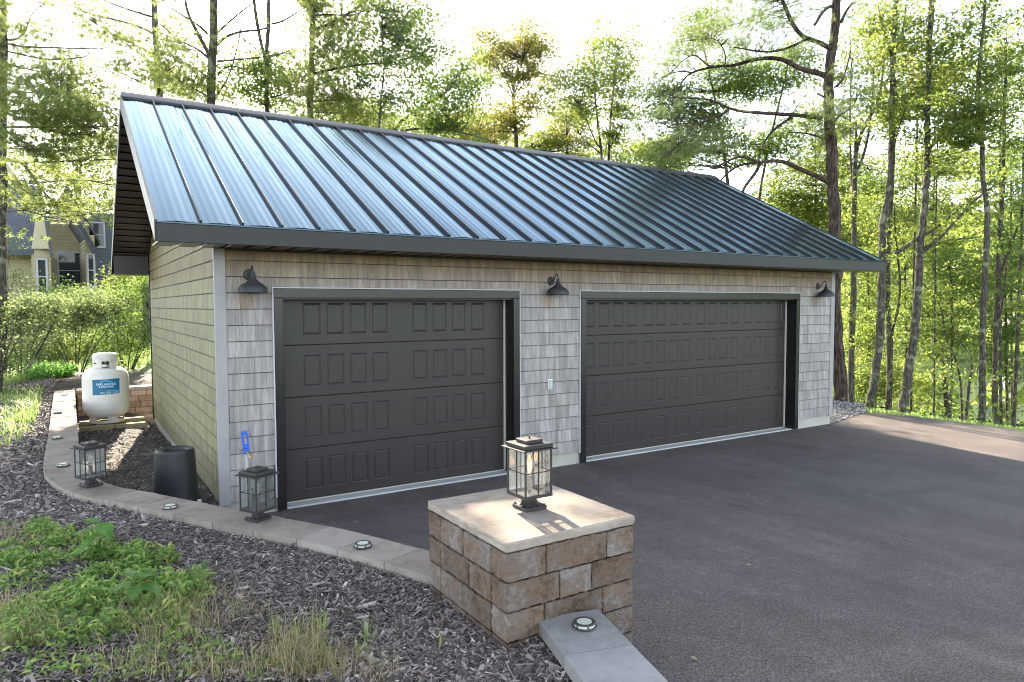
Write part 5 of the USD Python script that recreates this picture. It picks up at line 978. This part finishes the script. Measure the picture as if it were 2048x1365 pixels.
behind('broadleaf_tree', 'dim leafy tree filling the gap between left pine and roof', 34, m_leaf_yellow, m_bark_brown, [([(165, 620), (160, 400), (165, 260), (170, 240)], 6, 3, 0)], [(150,290,60,40,22), (180,380,50,50,34), (100,330,50,40,16), (210,300,26,60,18), (150,440,50,40,16), (205,480,26,50,14)], 92, size=0.14, per=52, sig=0.5, limbs=[(c8([(390,1040),(460,950),(475,850),(540,820)]), 4, 2)])

# ---------------------------------------------------------------- neighbour's house
hs = thing('neighbour_house', 'cream clapboard house with steep slate roofs half hidden behind the left pine', 'house')
HD = 27.0
def hp(px, py, d=HD): return at(px, py, d)
ex = np.array([math.cos(0.06), math.sin(0.06), 0]); ey = np.array([-ex[1], ex[0], 0])
def hbox(o, a, b, z0, z1):   # corners of a footprint: o + along ex and ey
    return np.array([[*(o+ex*i+ey*j)[:2], z] for z in (z0, z1) for i, j in ((0, 0), (a, 0), (a, b), (0, b))])
def house_wing(px, py_eave, py_base, wid, deep, rise, d, mwall, axis, label=None):
    o = hp(px, py_eave, d); z1 = o[2]; z0 = 0.2; o0 = np.array([o[0], o[1], 0])
    w = obj('wall', (hbox(o0, wid, deep, z0, z1), BF), mwall, hs, smooth=False, label=label)
    cb = MB(); n = int((z1-z0)/0.15)
    for i in range(n):
        za = z0+i*0.15
        cb.add(hbox(o0-ey*0.022, wid, 0.02, za, za+0.112), BF); cb.add(hbox(o0-ex*0.022, 0.02, deep, za, za+0.112), BF)
    if axis == 'gable_front':
        A, B, Cc = o0+[0, 0, z1], o0+ex*wid+[0, 0, z1], o0+ex*wid/2+[0, 0, z1+rise]
        k = int(rise/0.14)
        for i in range(k):
            t0, t1 = i/k, (i+0.94)/k; l0, r0_ = A+(Cc-A)*t0, B+(Cc-B)*t0; l1, r1 = A+(Cc-A)*t1, B+(Cc-B)*t1
            v = np.array([l0, r0_, r1, l1]); cb.add(np.vstack([v-ey*0.03, v+ey*0.02]), np.array([[0,1,2,3],[4,7,6,5],[0,4,5,1],[1,5,6,2],[2,6,7,3],[3,7,4,0]]))
        for P in (A, B):
            out = (P-(A+B)/2); out = out/np.linalg.norm(out)*0.35; q = P+out-[0, 0, 0.35*rise/(wid/2)]
            v = np.array([q-ey*0.4, Cc-ey*0.4, Cc+ey*(deep+0.3), q+ey*(deep+0.3)]); obj('roof', (np.vstack([v+[0, 0, 0.16], v]), np.array([[0,1,2,3],[4,7,6,5],[0,4,5,1],[1,5,6,2],[2,6,7,3],[3,7,4,0]])), m_houseroof, hs, smooth=False)
    obj('clapboards', cb, mwall, hs, smooth=False, kind='stuff')
    return o0, z1
def hwin(o0, u, z, w, h, face=0):
    e, n_ = (ex, ey) if face == 0 else (ey, ex)
    c = o0+e*u-n_*0.05; v = lambda a, b, za, zb, off: np.array([[*(c+e*i-n_*j)[:2], zz] for zz in (za, zb) for i, j in ((a, off), (b, off), (b, off-0.03), (a, off-0.03))])
    fr_ = MB()
    for a, b, za, zb in ((-w/2-.07, -w/2, z, z+h), (w/2, w/2+.07, z, z+h), (-w/2-.07, w/2+.07, z-.08, z), (-w/2-.07, w/2+.07, z+h, z+h+.08), (-w/2, w/2, z+h/2-.02, z+h/2+.02)): fr_.add(v(a, b, za, zb, 0.03), BF)
    wi = obj('window', fr_, m_trim_light, hs, smooth=False); obj('pane', (v(-w/2, w/2, z, z+h, 0.005), BF), m_pane, wi, smooth=False)
oA, zA = house_wing(64, 498, 700, 0.55, 6.0, 2.6, 25.0, m_siding, 'flat', 'narrow sunlit cream wall')
A = hp(10, 372, 25.2); v = np.array([hp(-60, 500, 24.6), hp(67, 500, 25.0), hp(80, 372, 27.5), hp(-50, 366, 27.0)]); obj('roof', (np.vstack([v, v-[0, 0, 0.2]]), np.array([[0,1,2,3],[4,7,6,5],[0,4,5,1],[1,5,6,2],[2,6,7,3],[3,7,4,0]])), m_houseroof, hs, smooth=False, label='dark slate roof slope beside the pine trunk')
v = np.array([hp(-40, 366, 27.6), hp(46, 370, 27.6), hp(14, 326, 27.6), hp(-40, 326, 27.6)]); obj('gable', (np.vstack([v, v+ey*0.3]), np.array([[0,1,2,3],[4,7,6,5],[0,4,5,1],[1,5,6,2],[2,6,7,3],[3,7,4,0]])), m_siding, hs, smooth=False)
oW, zW = house_wing(-60, 500, 700, 2.4, 4.0, 1.0, 25.0, m_siding, 'flat', 'cream wall under the slate roof')
oB, zB = house_wing(92, 452, 700, 1.55, 5.0, 1.6, 29.0, m_siding, 'gable_front', 'clapboard middle wing')
oC, zC = house_wing(170, 470, 700, 0.32, 4.0, 0.5, 27.5, m_siding, 'flat', 'narrow wall at the right corner')
oD, zD = house_wing(186, 425, 700, 2.6, 5.0, 1.0, 31.0, m_houseblue, 'flat', 'blue grey wing')
SL = np.array([[0,1,2,3],[4,7,6,5],[0,4,5,1],[1,5,6,2],[2,6,7,3],[3,7,4,0]])
v = np.array([hp(63, 498, 24.95), hp(97, 498, 24.95), hp(82, 392, 24.95), hp(78, 392, 24.95)]); obj('gable', (np.vstack([v, v+ey*0.3]), SL), m_siding, hs, smooth=False)
v = np.array([hp(76, 372, 24.85), hp(102, 512, 24.85), hp(107, 510, 24.85), hp(82, 368, 24.85)]); obj('rake_board', (np.vstack([v, v+ey*1.5]), SL), m_houseroof, hs, smooth=False)
v = np.array([hp(146, 436, 27.0), hp(190, 506, 27.0), hp(194, 498, 27.0), hp(152, 430, 27.0)]); obj('roof', (np.vstack([v, v+ey*3.0]), SL), m_houseroof, hs, smooth=False)
hwin(oA, 0.27, zA+0.2, 0.16, 0.9); hwin(oA, 0.27, zA-1.6, 0.22, 1.2); hwin(oB, 0.9, zB-2.6, 1.0, 1.5); hwin(oD, 0.12, zD-1.5, 0.5, 1.0); hwin(oC, 0.16, zC-2.0, 0.16, 1.2)

# ---------------------------------------------------------------- shrubs on the left
GS = 'shrubs between the soil bank and the neighbour house'
def shrub(label, depth, blobs, seed, lm=m_leaf_dark, size=0.062, per=52, sig=0.26, stems=7):
    t = Tree('shrub', label, depth, lm, m_bark_brown, seed, cat='shrub', group=GS, size=size, flat=1.0)
    cx = np.mean([b[0] for b in blobs]); r = t.rng
    for k in range(stems):
        dx = r.uniform(-60, 60); t.stem([(cx+dx*0.25, 745), (cx+dx*0.6, 705), (cx+dx*1.3, 640+r.uniform(-20, 30))], 3.0, 1.2, k=5)
    for B in blobs: t.blob(B[0], B[1]-6, B[2]*1.15, B[3]*1.1, int(B[4]*0.62), per=per, sig=sig)
    t.build()
shrub('broad glossy grey green shrub at the left edge beyond the mulch', 15.5, [(20,620,50,34,70), (60,650,50,36,60), (10,680,46,30,40), (80,610,40,26,44)], 101)
shrub('glossy shrub in the middle behind the wall end', 17, [(130,620,46,30,60), (170,640,44,34,56), (110,660,46,34,50), (200,610,36,26,36)], 102)
shrub('leafy shrub against the far garage corner', 18.5, [(240,610,40,34,60), (265,660,36,44,60), (220,660,40,36,48), (280,600,24,30,30), (255,715,40,24,36)], 103, lm=m_leaf_green, size=0.065)
shrub('bright sunlit bush low behind the gas tank', 21, [(100,700,50,30,44), (160,705,50,30,44), (210,700,40,30,40), (60,715,44,20,28)], 104, lm=m_leaf_yellow, size=0.075, sig=0.26)
shrub('yellow green young bush under the eave of the garage', 24, [(262,570,34,26,34), (240,550,24,22,16), (280,570,30,20,24), (210,595,30,18,16)], 105, lm=m_leaf_yellow, size=0.085, sig=0.3)
shrub('tall leafy bush before the house windows', 22, [(110,580,40,22,16), (40,575,40,26,18), (150,600,50,18,18), (30,510,22,26,7)], 106, lm=m_leaf_green, size=0.075, sig=0.28)
shrub('dark low bush at the far left edge', 13.5, [(-20,690,50,40,50), (10,730,40,20,24)], 107)

# ---------------------------------------------------------------- far woodland across the water and lawn plants
r = np.random.default_rng(200)
n = 5200; tx = r.uniform(60, 420, n); ty = r.uniform(-190, 330, n)
hz = land(tx, ty); keepm = (tx*0.93+ty*0.36 > 138) | ((tx < 68) & (tx > 45)); tx, ty, hz = tx[keepm], ty[keepm], hz[keepm]
Cn = []
for x, y, z in zip(tx, ty, hz):
    rr = r.uniform(2.2, 4.2); h = r.uniform(4, 11); m = r.integers(26, 40); q = unit(r.normal(size=(m, 3)))*r.uniform(0.5, 1, (m, 1)); Cn.append(np.array([x, y, z+h*0.6])+q*[rr, rr, h*0.55])
fw_ = obj('far_woodland', leaves(np.vstack(Cn), 1.7, r, 0.5, 0.8), m_leaf_yellow, smooth=False, kind='stuff', label='distant sunlit wooded hillside beyond the water')
# trees on level ground behind the house and garage that close the view low down
n = 420; tx = r.uniform(-45, 45, n); ty = r.uniform(46, 95, n); Cn = []
for x, y in zip(tx, ty):
    if r.random() < smoothstep(x, 22, 44)*0.8: continue
    z = float(land(x, y)); rr = r.uniform(1.5, 2.6); h = r.uniform(3, 7.5) if x > -25 else r.uniform(5, 12); m = r.integers(70, 110); q = unit(r.normal(size=(m, 3)))*r.uniform(0.4, 1, (m, 1)); Cn.append(np.array([x, y, z+h*0.55])+q*[rr, rr, h*0.5])
obj('background_wood', leaves(np.vstack(Cn), 0.62, r, 0.5, 0.75), m_leaf_yellow, smooth=False, kind='stuff', label='hazy low wood far behind the house and the garage')
# undergrowth on the slope by the drive
n = 26000; x = r.uniform(13.8, 40, n); y = r.uniform(-14, 26, n); z = land(x, y)
dens = meshkit.fbm(np.stack([x*0.35, y*0.35, x*0], -1), 3, 6); k = (dens > 0.52) & ~((x < 26) & (y < 6) & (x > 15) & (dens < 0.6)); x, y, z, dens = x[k], y[k], z[k], dens[k]
obj('slope_undergrowth', leaves(np.column_stack([x, y, z+r.uniform(0, 1, len(x))**1.6*(dens-0.45)*6]), 0.13, r, 0.8), m_leaf_green, smooth=False, kind='stuff', label='leafy undergrowth on the slope beyond the drive')
def blades(x, y, z, h, w, rng, lean=0.35):
    n = len(x); a = rng.uniform(0, 2*np.pi, n); d = np.stack([np.cos(a), np.sin(a), 0*a], -1); sd = np.stack([-np.sin(a), np.cos(a), 0*a], -1); b = np.stack([x, y, z], -1); h = (h*rng.uniform(0.5, 1.25, n))[:, None]; l = (lean*rng.uniform(0.2, 1.8, n))[:, None]
    up3 = np.array([0, 0, 1.0]); m = b+up3*h*0.55+d*h*l*0.3; t = b+up3*h*0.95+d*h*l
    v = np.stack([b-sd*w, b+sd*w, m-sd*w*0.75, m+sd*w*0.75, t], 1).reshape(-1, 3); i = np.arange(n)[:, None]*5
    return v, np.vstack([i+[0, 1, 3], i+[0, 3, 2], i+[2, 3, 4]])
n = 60000; x = r.uniform(13.65, 34, n)**1; y = r.uniform(-12, 12, n); obj('slope_grass', blades(x, y, land(x, y)-0.05, np.full(n, 0.16), 0.012, r), m_weed, smooth=False, kind='stuff', label='sunlit grass on the slope beyond the drive')
n = 30000; x = r.uniform(-16, 6, n); y = r.uniform(13, 30, n); obj('back_grass', blades(x, y, land(x, y)-0.05, np.full(n, 0.18), 0.014, r), m_weed, smooth=False, kind='stuff', label='sunlit grass behind the shrubs')

# ---------------------------------------------------------------- mulch, weeds and litter in the bed
def in_pixels(poly, n, rng, zf=bed):
    """n points of the bed spread over the piece of ground that the photograph's outline covers."""
    g = [tuple(ground_hit(a, b, 0.40)[:2]) for a, b in poly]; P = Polygon(g).buffer(0); x0, y0, x1, y1 = P.bounds; out = []
    while sum(map(len, out)) < n:
        q = np.column_stack([rng.uniform(x0, x1, 4*n), rng.uniform(y0, y1, 4*n)]); out.append(q[contains_xy(P, q[:, 0], q[:, 1]) & contains_xy(MULCH_POLY, q[:, 0], q[:, 1])])
    q = np.vstack(out)[:n]; return q[:, 0], q[:, 1], zf(q[:, 0], q[:, 1])
def clear_of_stone(x, y, m=0.175):
    from scipy.spatial import cKDTree
    d = cKDTree(np.vstack([PATH, STUB])).query(np.column_stack([x, y]))[0]
    return (d > m) & ~((x > PX0-0.01) & (x < PX1+0.01) & (y > PY0-0.01) & (y < PY1+0.02))
def chips(x, y, z, L, rng, tilt=0.35):
    n = len(x); a = rng.uniform(0, 2*np.pi, n); t = rng.normal(size=n)*tilt; ax_ = np.stack([np.cos(a)*np.cos(t), np.sin(a)*np.cos(t), np.sin(t)], -1); nr = unit(np.stack([rng.normal(size=n)*0.45, rng.normal(size=n)*0.45, np.ones(n)], -1)); nr = unit(nr-(nr*ax_).sum(1, keepdims=True)*ax_); sd = np.cross(nr, ax_)
    L = (L*rng.lognormal(0, 0.45, n))[:, None]; wd = L*rng.uniform(0.10, 0.30, (n, 1)); th = wd*0.35; c = np.stack([x, y, z], -1); B = []
    for i, (s1, s2, s3) in enumerate(((-1,-1,-1),(1,-1,-1),(1,1,-1),(-1,1,-1),(-1,-1,1),(1,-1,1),(1,1,1),(-1,1,1))): B.append(c+ax_*L*0.5*s1*(0.8 if s2 > 0 else 1.0)+sd*wd*0.5*s2*(0.7 if s1 > 0 else 1.0)+nr*th*0.5*s3)
    v = np.stack(B, 1).reshape(-1, 3); F2 = np.vstack([BF[:, [0, 1, 2]], BF[:, [0, 2, 3]]]); return v, (np.arange(n)[:, None, None]*8+F2[None]).reshape(-1, 3)
mc = MB(); r = np.random.default_rng(300)
for poly, n, L in (([(0, 1000), (240, 1000), (860, 1150), (1085, 1270), (1180, 1365), (0, 1365)], 74000, 0.021), ([(0, 1000), (240, 1000), (600, 1070), (1000, 1300), (1100, 1365), (300, 1365)], 4500, 0.042), ([(0, 780), (110, 760), (104, 930), (300, 1010), (300, 1060), (0, 1060)], 30000, 0.045), ([(900, 1180), (1090, 1240), (1180, 1365), (620, 1365)], 9000, 0.036)):
    x, y, z = in_pixels(poly, n, r); k = clear_of_stone(x, y); mc.add(*chips(x[k], y[k], z[k]+r.uniform(-0.004, 0.022, k.sum()), L, r))
obj('mulch_chips', mc, m_chip, smooth=False, kind='stuff', label='loose bark mulch chips on the bed')
x = r.uniform(-1.35, 0.1, 9000); y = r.uniform(-1.4, 7.4, 9000); k = contains_xy(PIT, x, y) & clear_of_stone(x, y, 0.18) & (np.hypot(x-BX, y-BYY) > 0.3); obj('pit_litter', chips(x[k], y[k], pit_z(x[k], y[k])+0.012, 0.035, r), m_chip, smooth=False, kind='stuff', label='chips and crumbs on the dark soil of the pit')
gv = trimesh.creation.icosphere(1, 1.0); n = 3800; x = r.uniform(11.2, 14.3, n); y = r.uniform(0.0, 3.4, n); k = contains_xy(GRAV, x, y); x, y = x[k], y[k]; n = len(x); sc = r.uniform(0.010, 0.024, n)[:, None, None]*r.uniform(0.6, 1.2, (n, 1, 3))
obj('gravel', ((gv.vertices[None]*sc*r.uniform(0.85, 1.15, (n, 42, 1))+np.stack([x, y, grav_z(x, y)-0.002], -1)[:, None]).reshape(-1, 3), (np.arange(n)[:, None, None]*42+gv.faces[None]).reshape(-1, 3)), m_gravelstone, smooth=False, kind='stuff', label='grey gravel by the far garage corner')

wd = MB(); r = np.random.default_rng(310)     # weeds: small pointed leaves at several heights
for poly, n, h, s in (([(0, 1100), (120, 1060), (260, 1090), (380, 1150), (430, 1200), (330, 1290), (0, 1300)], 6000, 0.10, 0.046), ([(180, 1110), (330, 1105), (420, 1160), (340, 1250), (150, 1230)], 3200, 0.13, 0.055), ([(0, 1050), (90, 1040), (150, 1110), (0, 1140)], 1600, 0.08, 0.05), ([(0, 1200), (350, 1260), (560, 1330), (560, 1365), (0, 1365)], 1300, 0.09, 0.045)):
    x, y, z = in_pixels(poly, n, r); d = meshkit.fbm(np.stack([x*5, y*5, x*0], -1), 3, 31); k = (d > 0.42) & clear_of_stone(x, y, 0.2); x, y, z, d = x[k], y[k], z[k], d[k]
    wd.add(*leaves(np.column_stack([x, y, z+r.uniform(0.05, 1, len(x))*h*(d-0.25)*2.4]), s, r, 1.1, 0.34, 0.25))
obj('ground_weeds', wd, m_weed, smooth=False, kind='stuff', label='low green weeds spreading over the mulch at the lower left')
gb = MB()
for poly, n, h, w in (([(200, 1250), (430, 1190), (620, 1260), (700, 1365), (150, 1365)], 2600, 0.19, 0.0015), ([(560, 1300), (700, 1310), (860, 1365), (560, 1365)], 260, 0.16, 0.0015), ([(420, 1180), (560, 1230), (800, 1365), (640, 1365)], 500, 0.11, 0.0018), ([(0, 1040), (120, 1050), (100, 1120), (0, 1130)], 700, 0.10, 0.002), ([(0, 1210), (110, 1230), (140, 1290), (0, 1300)], 900, 0.16, 0.002), ([(450, 1060), (800, 1150), (760, 1180), (430, 1110)], 160, 0.07, 0.0014)):
    x, y, z = in_pixels(poly, n, r); k = clear_of_stone(x, y, 0.19) & (meshkit.fbm(np.stack([x*3.5, y*3.5, x*0], -1), 3, 44)+r.normal(size=len(x))*0.06 > 0.46); gb.add(*blades(x[k], y[k], z[k]-0.01, h*r.uniform(0.35, 1.25, k.sum()), w, r, 0.95))
obj('dry_grass', gb, m_grassblade, smooth=False, kind='stuff', label='mixed dry and green grass along the lower edge of the bed')
gb = MB()
for px, py, n, h in ((552, 1268, 14, 0.15), (598, 1268, 12, 0.14), (640, 1262, 18, 0.15), (735, 1285, 16, 0.16), (720, 1310, 12, 0.12), (410, 1180, 16, 0.10), (880, 1295, 6, 0.13)):
    g = ground_hit(px, py, 0.40); x = g[0]+r.normal(size=n)*0.02; y = g[1]+r.normal(size=n)*0.02; gb.add(*blades(x, y, bed(x, y), np.full(n, h), 0.0026, r, 0.4))
obj('grass_shoots', gb, m_weed, smooth=False, kind='stuff', label='single green grass shoots in the mulch')
tg = MB()
x, y, z = in_pixels([(0, 790), (90, 780), (60, 880), (0, 900)], 1500, r); d = meshkit.fbm(np.stack([x*3, y*3, x*0], -1), 3, 8); k = d > 0.45; tg.add(*blades(x[k], y[k], z[k], np.full(k.sum(), 0.20), 0.0045, r, 0.9))
x, y, z = in_pixels([(0, 752), (110, 752), (100, 770), (0, 790)], 1500, r); tg.add(*blades(x, y, z, np.full(1500, 0.2), 0.006, r, 0.8))
obj('tall_grass', tg, m_weed, smooth=False, kind='stuff', label='tall arching grass at the left edge behind the mulch')
iv = MB(); x, y, z = in_pixels([(60, 742), (150, 735), (150, 765), (60, 778)], 420, r); iv.add(*leaves(np.column_stack([x, y, z+r.uniform(0.03, 0.22, 420)]), 0.16, r, 1.6, 0.75)); obj('ground_cover', iv, m_bigleaf, smooth=False, kind='stuff', label='broad green ground cover beside the wall end')

def broad_leaf(base, d, L, wid, rng, cup=0.18):
    """A heart-shaped leaf blade: a grid with a midrib fold and a drooping tip."""
    d = unit(np.asarray(d, float)); sd = unit(np.cross(d, [0, 0, 1.0])); nr = np.cross(sd, d); V = []
    for u in np.linspace(0, 1, 9):
        ww = wid*(np.sin(np.pi*min(1, u**0.62))**0.75+0.02)*(1-0.15*u)
        for t in np.linspace(-1, 1, 7): V.append(base+d*L*(u-(0.10*abs(t) if u < 0.15 else 0))+sd*ww*t*0.5+nr*(abs(t)*cup*wid*0.5-0.35*L*u*u+0.01*np.sin(7*t+9*u)*wid))
    i = np.arange(63).reshape(9, 7); return np.array(V), np.stack([i[:-1, :-1], i[1:, :-1], i[1:, 1:], i[:-1, 1:]], -1).reshape(-1, 4)
def seedling(label, px, py, lv, seed):
    g = ground_hit(px, py, 0.40); g[2] = float(bed(g[0], g[1])); t = thing('seedling', label, 'plant'); rr = np.random.default_rng(seed)
    for (dx, dz, ang, L, pit) in lv:
        tip = g+rt*dx+np.array([0, 0, dz]); obj('stalk', tubevf(spline([g, g+(tip-g)*[0.3, 0.3, 0.6], tip], 8), 0.0025, 5), m_weed, t)
        a = ang; d = rt*np.cos(a)+np.array([fw[0], fw[1], 0])*np.sin(a)+np.array([0, 0, pit]); obj('leaf', broad_leaf(tip, d, L, L*0.82, rr), m_bigleaf, t, smooth=True)
seedling('broad leaved seedling standing tall above the weeds in the mulch', 200, 1120, [(-0.02, 0.27, 2.7, 0.13, 0.35), (0.02, 0.26, -0.6, 0.14, -0.35), (-0.05, 0.22, 3.4, 0.12, 0.1), (0.0, 0.18, -1.9, 0.14, -0.1), (0.03, 0.22, 1.2, 0.11, 0.2), (-0.05, 0.12, -2.2, 0.12, -0.1)], 1)
seedling('broad leaved seedling lying low among the weeds near the grass', 275, 1215, [(-0.04, 0.14, -2.6, 0.115, -0.05), (0.03, 0.18, 1.4, 0.10, 0.2), (0.05, 0.13, -0.4, 0.12, 0.0), (-0.03, 0.19, 2.6, 0.10, 0.3), (0.0, 0.12, -1.3, 0.11, -0.1)], 2)
def stick(label, pts, w, mat=m_dry):
    P = np.array([ground_hit(a, b, 0.43) for a, b in pts]); P[:, 2] = bed(P[:, 0], P[:, 1])+0.025; t = thing('stick', label, 'stick', group=None); obj('twig', tubevf(spline(P, 14), np.linspace(w, w*0.6, 14), 6), mat, t)
stick('dark twig lying across the weeds at the left edge', [(0, 1130), (30, 1140), (62, 1152)], 0.006)
stick('pale curved strip of bark in the mulch below the grass shoots', [(685, 1333), (700, 1322), (716, 1316)], 0.007)
stick('thin pale curved stick in the mulch below the pillar', [(1012, 1318), (1020, 1335), (1036, 1365)], 0.004)
stick('grey stick of wood in the mulch left of the pillar', [(625, 1168), (640, 1166), (652, 1162)], 0.010)
# dry leaves blown onto the asphalt
GL = 'dry leaves scattered on the asphalt'
lm_ = plain('dry_leaf', (0.33, 0.24, 0.14), 0.7, var=0.3, vscale=40)
first = None
for k, (px, py) in enumerate(((1112, 955), (1192, 957), (1500, 1135), (1905, 918), (2002, 1033), (1383, 1321), (715, 1047), (1628, 905))):
    d = fw+rt*((px-1024)/F)+up*((682.5-py)/F); P = CAM.copy()
    for t_ in np.linspace(2, 22, 4000):
        P = CAM+d*t_
        if P[2] < float(asph(P[0], P[1])): break
    rr = np.random.default_rng(k)
    if first is None:
        first = thing('dry_leaf', 'small dry leaf lying on the asphalt drive', 'leaf', (P[0], P[1], float(asph(P[0], P[1]))+0.006), 0, GL); obj('blade', broad_leaf(np.array([0, 0, 0.012]), [1, 0, 0.15], 0.040, 0.025, rr), lm_, first, smooth=True)
    else: dup(first, 'dry_leaf', 'small dry leaf lying on the asphalt drive', (P[0], P[1], float(asph(P[0], P[1]))+0.006), rr.uniform(0, 6), GL)
